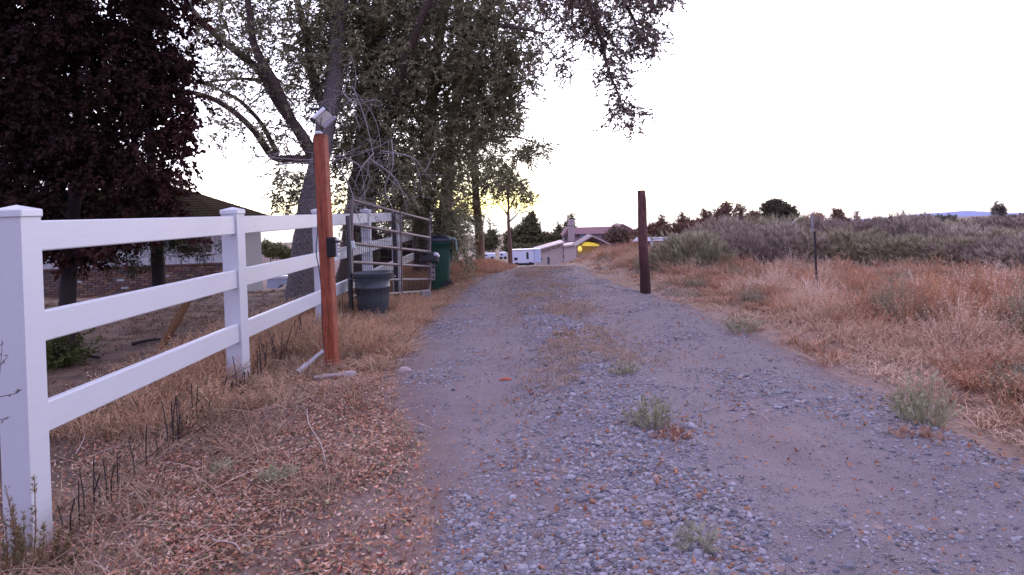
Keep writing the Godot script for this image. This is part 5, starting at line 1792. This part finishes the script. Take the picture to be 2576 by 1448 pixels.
func shrubs() -> void:
	brush_sprig = tuft_mesh(9, 0.17, 0.008, 0.4, false, 0.03)
	brush_m = leafy(0.9, 0.2)
	var protos := [null, null, null, null]
	# [px, py of foot, distance, width m, height m, kind, label]
	var list := [
		[1745, 672, 13.0, 1.05, 0.86, 3, "pale green domed rabbitbrush nearest the round post, at the left end of the brush"],
		[1830, 660, 14.5, 1.2, 0.88, 0, "grey mauve shrub behind and right of the pale green domed one"],
		[1920, 655, 15.0, 1.3, 0.95, 1, "olive shrub below the broad dark tree"],
		[1880, 668, 13.2, 1.0, 0.68, 2, "small mauve shrub in front, between the pale dome and the T-post"],
		[1990, 668, 13.4, 1.2, 0.80, 0, "grey shrub just left of the steel T-post"],
		[2060, 655, 15.0, 1.3, 0.90, 2, "mauve shrub directly behind the steel T-post"],
		[2120, 668, 13.0, 1.1, 0.74, 1, "olive brown shrub just right of the steel T-post"],
		[2180, 660, 14.0, 1.3, 0.82, 2, "purplish shrub below the small rounded mauve tree"],
		[2250, 672, 12.4, 1.15, 0.72, 1, "green grey shrub in the middle of the right brush, foremost"],
		[2310, 660, 13.6, 1.3, 0.86, 0, "tall grey shrub behind the foremost middle one"],
		[2370, 675, 11.8, 1.15, 0.76, 1, "olive shrub below the left slope of the blue mountain"],
		[2440, 668, 12.4, 1.25, 0.80, 0, "grey shrub below the blue mountain's peak"],
		[2500, 680, 11.2, 1.1, 0.72, 2, "dark mauve shrub below the poplar clump"],
		[2560, 672, 11.8, 1.25, 0.84, 1, "olive shrub at the right edge of the picture, nearer one"],
		[2610, 690, 10.6, 1.1, 0.78, 0, "grey shrub cut by the right edge of the picture"],
		[1700, 655, 19.0, 0.9, 0.55, 1, "small far shrub peeking between round post and pale dome"],
		[2000, 640, 20.0, 1.6, 1.0, 1, "far olive shrub behind the grey one left of the T-post"],
		[2150, 640, 20.0, 1.7, 1.0, 0, "far grey shrub behind the purplish one"],
		[2290, 640, 19.0, 1.7, 1.05, 2, "far mauve shrub under the pale thin treetop"],
		[2420, 645, 18.0, 1.8, 1.15, 1, "far olive shrub behind the brush under the mountain"],
		[2550, 650, 17.0, 1.7, 1.15, 2, "far mauve shrub right of the poplar clump"],
	]
	for q in list:
		var p := at(q[0], q[1], q[2])
		p.y = hgt(p.x, p.z) - 0.04
		var k: int = q[5]
		var r: Node3D
		if protos[k] == null:
			r = thing("shrub", p, "", "")
			shrub_proto(r, k)
			protos[k] = r
		else:
			r = protos[k].duplicate()
			r.name = numbered("shrub")
			add_child(r, true)
		r.position = p
		r.rotation.y = R.randf() * TAU
		r.scale = Vector3(q[3] * 0.82, q[4] * (0.84 if q[2] < 12.5 else (0.98 if q[2] < 16.0 else 0.6)), q[3] * 0.95)
		tag(r, q[6], "shrub", "shrubs along the right side")

# ------------------------------------------------------------------ what lies and grows on the ground
func ground_litter() -> void:
	var places := []
	var tints := []
	# gravel
	var peb := [pebble_mesh(1), pebble_mesh(2), pebble_mesh(3)]
	var sets := [[], [], []]
	var cols := [[], [], []]
	for i in 300000:
		var d := 1.9 + 15.0 * pow(R.randf(), 1.9)
		var x := R.randf_range(-1.6, 3.0)
		var lo := road_left(d)
		var hi := road_right(d)
		var u := x - road_mid(d)
		var patch := 0.5 + 0.5 * noise_a.get_noise_2d(x * 55.0, d * 32.0)
		var w := exp(-pow((u + 0.05) / 0.42, 2.0)) * 0.9 + 0.8 * exp(-pow((u + 0.75) / 0.4, 2.0)) * smoothstep(4.2, 2.6, d) + 0.6 * exp(-pow((u - 1.45) / 0.4, 2.0)) * smoothstep(7.0, 3.0, d)
		w = maxf(w * (0.15 + 1.2 * patch), 0.07 + 0.34 * smoothstep(0.42, 0.75, patch))
		if x < lo or x > hi: w = 0.05 * exp(-maxf(lo - x, x - hi) / 0.3)
		if R.randf() > w: continue
		var s := 0.0088 * exp(R.randfn() * 0.5) + 0.003
		if w < 0.3: s *= 0.72
		if R.randf() < 0.015: s *= 1.7
		s = minf(s, 0.042) * (1.0 + d * 0.03)
		var v := R.randi() % 3
		var y := road_y(x, d) - s * R.randf_range(0.0, 0.25) + s * 0.1
		sets[v].append(Transform3D(Basis.from_euler(Vector3(R.randf_range(-0.5, 0.5), R.randf() * TAU, R.randf_range(-0.5, 0.5))).scaled(Vector3(s, s * R.randf_range(0.6, 1.2), s * R.randf_range(0.6, 1.1))), Vector3(x, y, -d)))
		var g := R.randf_range(0.6, 1.25)
		var c := Color(0.275, 0.26, 0.285)
		var z := R.randf()
		if z < 0.12: c = Color(0.27, 0.205, 0.18)
		elif z < 0.2: c = Color(0.17, 0.175, 0.215)
		elif z < 0.23: c = Color(0.28, 0.16, 0.11)
		elif z < 0.30: c = Color(0.15, 0.14, 0.155)
		cols[v].append(Color(c.r * g, c.g * g, c.b * g))
	for i in 70000:       # grit
		var d := 1.9 + 6.5 * pow(R.randf(), 1.8)
		var x := R.randf_range(road_left(d) - 0.15, road_right(d) + 0.15)
		var s := R.randf_range(0.0025, 0.0062)
		var v := R.randi() % 3
		sets[v].append(Transform3D(Basis.from_euler(Vector3(0, R.randf() * TAU, 0)).scaled(Vector3(s, s * 0.8, s)), Vector3(x, road_y(x, d) + s * 0.05, -d)))
		var g := R.randf_range(0.5, 1.3)
		cols[v].append(Color(0.27 * g, 0.24 * g, 0.25 * g))
	var pm := leafy(0.85, 0.0)
	for v in 3:
		var o := many("gravel", peb[v], pm, sets[v], cols[v])
		tag(o, "loose grey crushed gravel lying over the drive", "gravel", "", "stuff")

	# fallen leaves
	var st := begin()
	leaf(st, Vector3(-0.5, 0, 0), Vector3(1, 0.1, 0).normalized(), Vector3(0, 0.1, 1).normalized(), 1.0, 0.5, 0.5)
	var leafmesh := done(st)
	for i in 210000:
		var d := 2.0 + 10.5 * pow(R.randf(), 1.7)
		var x := R.randf_range(-2.9, 0.6)
		var lo := road_left(d)
		var patch := 0.5 + 0.5 * noise_a.get_noise_2d(x * 50.0 + 300.0, d * 50.0)
		var w := smoothstep(lo + 0.1, lo - 0.25, x) * clampf(patch * 1.7 - 0.25, 0.05, 1.0) * smoothstep(-2.9, -2.2, x)
		w *= lerpf(1.0, 0.3, smoothstep(4.4, 6.5, d))
		if x > lo - 0.05: w = maxf(w, 0.012)
		if R.randf() > w: continue
		var s := R.randf_range(0.011, 0.032)
		places.append(Transform3D(Basis.from_euler(Vector3(R.randf_range(-0.6, 0.6), R.randf() * TAU, R.randf_range(-0.6, 0.6))).scaled(Vector3.ONE * s), Vector3(x, hgt(x, -d) + R.randf_range(0.004, 0.03), -d)))
		var z := R.randf()
		var c := hue(Color(0.30, 0.14, 0.085), Color(0.47, 0.245, 0.15), 0.4)
		if z < 0.16: c = hue(Color(0.46, 0.32, 0.24), Color(0.54, 0.38, 0.31), 0.25)
		elif z < 0.24: c = hue(Color(0.14, 0.14, 0.07), Color(0.2, 0.19, 0.1), 0.25)
		elif z < 0.42: c = hue(Color(0.13, 0.07, 0.055), Color(0.2, 0.11, 0.085), 0.3)
		elif z < 0.43: c = hue(Color(0.3, 0.08, 0.06), Color(0.36, 0.11, 0.08), 0.2)
		elif z < 0.6: c = hue(Color(0.34, 0.225, 0.15), Color(0.44, 0.30, 0.21), 0.3)
		var pk := 0.62 + 0.75 * (0.5 + 0.5 * noise_a.get_noise_2d(x * 45.0 + 700.0, d * 45.0))
		tints.append(Color(c.r * pk, c.g * pk, c.b * pk))
	for i in 2600:      # a few blown over the gravel
		var d := 2.0 + 9.0 * pow(R.randf(), 1.5)
		var x := R.randf_range(-0.6, 2.4)
		if noise_a.get_noise_2d(x * 70.0 + 80.0, d * 45.0) < 0.12 and R.randf() < 0.75: continue
		var s := R.randf_range(0.015, 0.035)
		places.append(Transform3D(Basis.from_euler(Vector3(R.randf_range(-0.6, 0.6), R.randf() * TAU, R.randf_range(-0.6, 0.6))).scaled(Vector3.ONE * s), Vector3(x, hgt(x, -d) + 0.035, -d)))
		tints.append(hue(Color(0.26, 0.10, 0.055), Color(0.40, 0.2, 0.11), 0.3))
	var o := many("fallen_leaves", leafmesh, leafy(0.85, 0.2), places, tints)
	tag(o, "brown and orange fallen leaves covering the verge between fence and drive", "leaves", "", "stuff")
	# flattened straw tufts lying through the leaves by the fence
	var tp := []
	var tc := []
	var straw := tuft_mesh(9, 0.2, 0.004, 1.4, false, 0.04)
	for i in 1700:
		var d := 2.3 + 4.0 * R.randf()
		var x := R.randf_range(-2.4, -0.75)
		if x > road_left(d) - 0.1 or noise_a.get_noise_2d(x * 60.0 + 900.0, d * 60.0) < lerpf(-0.15, 0.25, smoothstep(-2.0, -0.9, x)): continue
		var k := R.randf_range(0.5, 1.1)
		tp.append(Transform3D(Basis.from_euler(Vector3(R.randf_range(-0.5, 0.5), R.randf() * TAU, R.randf_range(-0.5, 0.5))).scaled(Vector3(k, k * 0.6, k)), Vector3(x, hgt(x, -d), -d)))
		tc.append(hue(Color(0.34, 0.21, 0.14), Color(0.48, 0.33, 0.23), 0.25))
	var fo := many("flattened_straw", straw, leafy(0.9, 0.2), tp, tc)
	tag(fo, "pale flattened dry grass tangled in the leaves along the fence foot", "grass", "", "stuff")
	# thin dead stems among the leaves
	st = begin()
	for i in 420:
		var d := 2.2 + 7.0 * pow(R.randf(), 1.3)
		var x := R.randf_range(-2.3, -0.7)
		if x > road_left(d): continue
		var a := R.randf_range(-0.9, 0.9) + (PI if R.randf() < 0.5 else 0.0)
		var l := R.randf_range(0.08, 0.34)
		var p := Vector3(x, hgt(x, -d) + R.randf_range(0.012, 0.04), -d)
		var e := p + Vector3(cos(a) * l, R.randf_range(0.0, 0.10), sin(a) * l)
		st.set_color(hue(Color(0.40, 0.27, 0.2), Color(0.5, 0.36, 0.28)))
		tube(st, [p, p.lerp(e, 0.5) + Vector3(0, 0.02, R.randf_range(-0.03, 0.03)), e], [0.0018, 0.0016, 0.001], 3, 0.0, false)
	var so := obj("dead_stems", st, leafy(0.9, 0.0))
	tag(so, "thin dead straw stems scattered through the leaf litter", "straw", "", "stuff")

func grasses() -> void:
	var tall := tuft_mesh(13, 0.34, 0.007, 0.45, true, 0.06)
	var wispy := tuft_mesh(16, 0.30, 0.005, 0.6, true, 0.08)
	var short := tuft_mesh(12, 0.12, 0.006, 0.7, false, 0.05)
	var m := leafy(0.85, 0.3)
	var rust0 := Color(0.42, 0.215, 0.125)
	var rust1 := Color(0.57, 0.33, 0.205)
	var straw0 := Color(0.54, 0.35, 0.23)
	var straw1 := Color(0.68, 0.49, 0.36)
	var sage0 := Color(0.26, 0.235, 0.155)
	var sage1 := Color(0.36, 0.315, 0.22)
	var A := [[], [], []]
	var C := [[], [], []]
	# right side
	for i in 44000:
		var d := 2.6 + 25.0 * pow(R.randf(), 1.5)
		var x := R.randf_range(1.0, 4.0 + d * 0.62)
		var edge := road_right(d) + 0.12 + 0.3 * noise_a.get_noise_2d(x * 20.0, d * 30.0)
		if x < edge: continue
		var t := smoothstep(0.0, 1.3, x - edge)
		if R.randf() > lerpf(0.35, 1.0, t): continue
		var patch := noise_a.get_noise_2d(x * 22.0, d * 22.0)
		var patch2 := noise_a.get_noise_2d(x * 30.0 + 500.0, d * 30.0)
		var h := lerpf(0.28, 0.9, t) * R.randf_range(0.6, 1.25) * (1.0 + 0.4 * patch)
		h *= lerpf(1.05, 0.72, smoothstep(6.0, 10.0, d)) if d < 15.0 or x > 3.0 else 1.1
		h *= 0.62 + 1.5 * maxf(0.0, noise_a.get_noise_2d(x * 85.0, d * 60.0))
		var c := hue(rust0, rust1, 0.25)
		var v := 0
		if patch2 > 0.12 or R.randf() < 0.2:
			c = hue(straw0, straw1, 0.2); v = 1
		elif patch2 < -0.3 or R.randf() < 0.08:
			c = hue(sage0, sage1, 0.2)
		if t < 0.35 and R.randf() < 0.7: v = 2
		h = maxf(h, 0.25)
		if v == 1 and t > 0.8 and R.randf() < 0.12:
			h *= 1.5
			c = hue(Color(0.68, 0.50, 0.40), Color(0.8, 0.64, 0.53), 0.15)
		A[v].append(Transform3D(Basis.from_euler(Vector3(R.randf_range(-0.2, 0.2), R.randf() * TAU, R.randf_range(-0.2, 0.2))).scaled(Vector3(0.9, h * (1.6 if v == 2 else 1.0), 0.9)), Vector3(x, hgt(x, -d) - 0.01, -d)))
		C[v].append(c)
	var lab := ["rust and straw coloured dry grass filling the field right of the drive", "pale feathery dry grass heads standing through the right field", "short dry grass edging the gravel on the right"]
	for v in 3:
		var o := many("dry_grass", [tall, wispy, short][v], m, A[v], C[v])
		tag(o, lab[v], "grass", "", "stuff")
	# left verge and the mounds beyond the gate
	var B := [[], []]
	var D := [[], []]
	for i in 26000:
		var d := 4.2 + 22.0 * pow(R.randf(), 1.4)
		var x := R.randf_range(-3.0, 0.2)
		var edge := road_left(d) - 0.05 + 0.2 * noise_a.get_noise_2d(x * 25.0, d * 30.0)
		if x > edge: continue
		var t := smoothstep(0.0, 0.7, edge - x)
		var w := smoothstep(4.3, 6.6, d - 0.8 * smoothstep(-1.6, -2.2, x) * -1.0)
		if d < 6.0: w *= 0.7
		if R.randf() > w * lerpf(0.5, 1.0, t): continue
		var h := lerpf(0.25, 0.62, t) * R.randf_range(0.5, 1.3) * (1.0 + 0.35 * smoothstep(5.0, 6.5, d) * smoothstep(10.0, 8.0, d))
		if d > 14.0: h *= 1.25
		if d > 4.8 and d < 6.1 and x > -2.15 and x < -1.2: h *= 0.3
		if d > 10.2 and d < 12.4 and x < -0.9: h *= 0.4
		if d > 7.2 and d < 8.5 and x < -1.35: h *= 0.55
		var c := hue(Color(0.44, 0.26, 0.15), Color(0.60, 0.40, 0.26), 0.3)
		if d > 14.0: c = hue(Color(0.42, 0.22, 0.13), Color(0.54, 0.31, 0.2), 0.2)
		if R.randf() < 0.12: c = hue(sage0, sage1, 0.2)
		var v := 0 if R.randf() < 0.6 else 1
		B[v].append(Transform3D(Basis.from_euler(Vector3(R.randf_range(-0.3, 0.3), R.randf() * TAU, R.randf_range(-0.3, 0.3))).scaled(Vector3(0.9, h * (1.0 if v == 0 else 2.0), 0.9)), Vector3(x, hgt(x, -d) - 0.01, -d)))
		D[v].append(c)
	lab = ["tawny dry grass along the left verge round the post and gate", "short tawny grass on the left edge of the drive"]
	for v in 2:
		var o := many("verge_grass", [wispy, short][v], m, B[v], D[v])
		tag(o, lab[v], "grass", "", "stuff")
	# sparse yard stubble, centre strip, and a far field past the crest
	var E := []
	var F := []
	for i in 15000:
		var d := 4.0 + 19.0 * pow(R.randf(), 1.2)
		var x := R.randf_range(-3.0 - d * 0.75, -2.35)
		if noise_a.get_noise_2d(x * 25.0, d * 25.0) < R.randf_range(-0.5, 0.4): continue
		var h := R.randf_range(0.25, 0.6)
		E.append(Transform3D(Basis.from_euler(Vector3(R.randf_range(-0.4, 0.4), R.randf() * TAU, R.randf_range(-0.4, 0.4))).scaled(Vector3(1.1, h, 1.1)), Vector3(x, hgt(x, -d) - 0.01, -d)))
		F.append(hue(Color(0.16, 0.10, 0.07), Color(0.28, 0.18, 0.12), 0.25))
	var yo := many("yard_grass", short, m, E, F)
	tag(yo, "thin brown stubble over the shaded yard behind the white fence", "grass", "", "stuff")
	E = []
	F = []
	for i in 22000:
		var d := 4.0 + 13.0 * R.randf()
		var x := road_mid(d) + R.randfn() * 0.24
		var n := noise_a.get_noise_2d(x * 40.0 + 40.0, d * 24.0)
		if n < 0.10 + R.randf_range(-0.12, 0.12) and not (d > 8.0 and R.randf() < 0.3): continue
		var h := R.randf_range(0.25, 0.6)
		E.append(Transform3D(Basis.from_euler(Vector3(R.randf_range(-0.4, 0.4), R.randf() * TAU, R.randf_range(-0.4, 0.4))).scaled(Vector3(0.6, h, 0.6)), Vector3(x, hgt(x, -d), -d)))
		F.append(hue(Color(0.42, 0.28, 0.19), Color(0.54, 0.37, 0.27), 0.25) if R.randf() < 0.75 else hue(sage0, sage1))
	yo = many("strip_grass", short, m, E, F)
	tag(yo, "short dry grass along the crown between the two wheel tracks", "grass", "", "stuff")

func weed(called: String, px: float, py: float, w: float, h: float, n: int, c0: Color, c1: Color, label: String, upright := true) -> void:
	var f := on_ground(px, py)
	var r := thing(called, f, label, "weed")
	var places := []
	var tints := []
	var st := begin()
	for i in int(n * 0.55):
		var a := R.randf() * TAU
		var rr := sqrt(R.randf())
		var top := Vector3(cos(a) * rr * w * 0.5, h * (1.0 - 0.5 * rr * rr) * R.randf_range(0.5, 1.0), sin(a) * rr * w * 0.5)
		var foot := Vector3(cos(a), 0, sin(a)) * rr * w * 0.22
		st.set_color(hue(c0, c1))
		tube(st, [foot, foot.lerp(top, 0.5) + Vector3(0, 0.01, 0), top], [0.0022, 0.0018, 0.001], 3, 0.0, false)
		for k in 4:
			var p := foot.lerp(top, R.randf_range(0.25, 1.0))
			var b := Basis.from_euler(Vector3(R.randf_range(-0.6, 0.6), R.randf() * TAU, R.randf_range(0.3, 1.3) if upright else R.randf_range(-0.3, 0.8)))
			places.append(Transform3D(b.scaled(Vector3.ONE * R.randf_range(0.6, 1.2)), p))
			tints.append(hue(c0, c1, 0.25))
	var s := obj("stems", st, weed_m, r)
	s.set_meta("kind", "stuff")
	many("leaves", weed_leaf, weed_m, places, tints, r)

var weed_leaf: ArrayMesh
var weed_m: StandardMaterial3D

func weeds() -> void:
	var st := begin()
	for k in 4:
		var dv := Vector3(1.0, R.randf_range(-0.3, 0.3), R.randf_range(-0.6, 0.6)).normalized()
		leaf(st, Vector3(0.004 * k, 0, 0), dv, dv.cross(Vector3.UP).normalized(), 0.028, 0.0045)
	weed_leaf = done(st)
	weed_m = leafy(0.85, 0.25)
	var g0 := Color(0.30, 0.295, 0.18)
	var g1 := Color(0.44, 0.42, 0.27)
	weed("green_weed", 2325, 1075, 0.42, 0.34, 150, g0, g1, "grey-green bushy weed at the right gravel edge, nearest one")
	weed("green_weed", 1862, 840, 0.5, 0.22, 100, g0, Color(0.32, 0.3, 0.2), "grey-green low weed at the right gravel edge, farther up the drive")
	weed("green_weed", 1640, 1085, 0.34, 0.22, 110, Color(0.28, 0.275, 0.18), Color(0.42, 0.38, 0.25), "green weed on the crown between the wheel tracks, largest there")
	weed("green_weed", 1572, 950, 0.26, 0.15, 60, Color(0.28, 0.275, 0.18), Color(0.42, 0.38, 0.25), "small green weed on the crown, behind the largest one")
	weed("green_weed", 1755, 1400, 0.16, 0.14, 40, Color(0.28, 0.275, 0.2), Color(0.4, 0.37, 0.27), "faint grey-green weed low in the foreground gravel right of centre")
	weed("dry_weed", 1690, 1110, 0.26, 0.08, 60, Color(0.38, 0.22, 0.15), Color(0.46, 0.28, 0.2), "rust dry weed at the foot of the largest green crown weed")
	weed("dry_weed", 1420, 850, 0.3, 0.1, 60, Color(0.36, 0.24, 0.16), Color(0.46, 0.33, 0.25), "pale dry weed on the crown of the drive, far one")
	weed("dry_weed", 2310, 1110, 0.3, 0.06, 45, Color(0.38, 0.22, 0.14), Color(0.46, 0.29, 0.2), "rust dry grass clump under the nearest grey-green weed")
	weed("dry_weed", 2440, 950, 0.6, 0.32, 120, Color(0.42, 0.23, 0.15), Color(0.52, 0.32, 0.23), "large rusty weed with branching stems near the right edge")
	weed("grey_weed", 690, 1215, 0.2, 0.08, 50, g0, g1, "small grey-green weed in the leaf litter left of the longest twig")
	weed("grey_weed", 560, 1190, 0.16, 0.07, 40, g0, g1, "tiny grey-green weed in the leaf litter below the second post")
	herb()

func herb() -> void:
	# reddish green upright herb at the foot of the nearest post, and a leafy twig beside it
	var f := on_ground(60, 1440)
	var r := thing("herb", f, "reddish green upright herb growing against the foot of the nearest fence post", "herb")
	var places := []
	var tints := []
	var st := begin()
	for q in [[85, 1195], [30, 1270], [58, 1290], [10, 1300], [110, 1320], [40, 1330], [180, 1340], [150, 1330], [200, 1390], [15, 1230]]:
		var top := at(q[0], q[1], -f.z + R.randf_range(-0.08, 0.08)) - f
		var foot := Vector3(top.x * 0.75, 0.0, top.z * 0.6 + R.randf_range(-0.04, 0.04))
		st.set_color(Color(0.2, 0.11, 0.07))
		tube(st, [foot, foot.lerp(top, 0.5) + Vector3(0.01, 0, 0), top], [0.003, 0.0025, 0.001], 4, 0.0, false)
		for k in 70:
			var t := R.randf_range(0.05, 1.0)
			var p := foot.lerp(top, t)
			var b := Basis.from_euler(Vector3(R.randf_range(-0.4, 0.4), R.randf() * TAU, R.randf_range(0.2, 1.1)))
			places.append(Transform3D(b.scaled(Vector3.ONE * R.randf_range(0.5, 1.1) * lerpf(1.1, 0.6, t)), p))
			tints.append(hue(Color(0.2, 0.115, 0.06), Color(0.26, 0.2, 0.09), 0.25) if R.randf() < 0.6 else hue(Color(0.14, 0.15, 0.07), Color(0.2, 0.19, 0.1), 0.2))
	obj("stems", st, weed_m, r)
	many("leaves", weed_leaf, weed_m, places, tints, r)
	f = on_ground(-40, 1440)
	r = thing("leafy_twig", f, "thin leafy twig reaching in front of the nearest post's left face", "twig")
	st = begin()
	var dd := -f.z
	st.set_color(Color(0.07, 0.05, 0.045))
	for q in [[[-40, 1440], [-30, 1150], [-8, 990], [2, 900], [4, 855]], [[-8, 1000], [20, 995], [38, 990], [55, 980]], [[0, 920], [12, 905], [20, 897]], [[-12, 1060], [10, 1055], [24, 1050]]]:
		var pts := smooth_path(rel(path(q, dd), f), 3)
		tube(st, pts, taper(pts.size(), 0.0018, 0.0008), 4, 0.0, false)
	obj("stem", st, weed_m, r)
	places = []
	tints = []
	for q in [[4, 858], [6, 870], [2, 890], [18, 897], [10, 905], [38, 988], [55, 980], [48, 985], [28, 996], [24, 1050], [10, 1056], [0, 940], [-4, 970]]:
		places.append(Transform3D(spin().scaled(Vector3.ONE * 0.6), at(q[0], q[1], dd) - f))
		tints.append(hue(Color(0.05, 0.04, 0.03), Color(0.08, 0.06, 0.045)))
	many("leaves", weed_leaf, weed_m, places, tints, r)
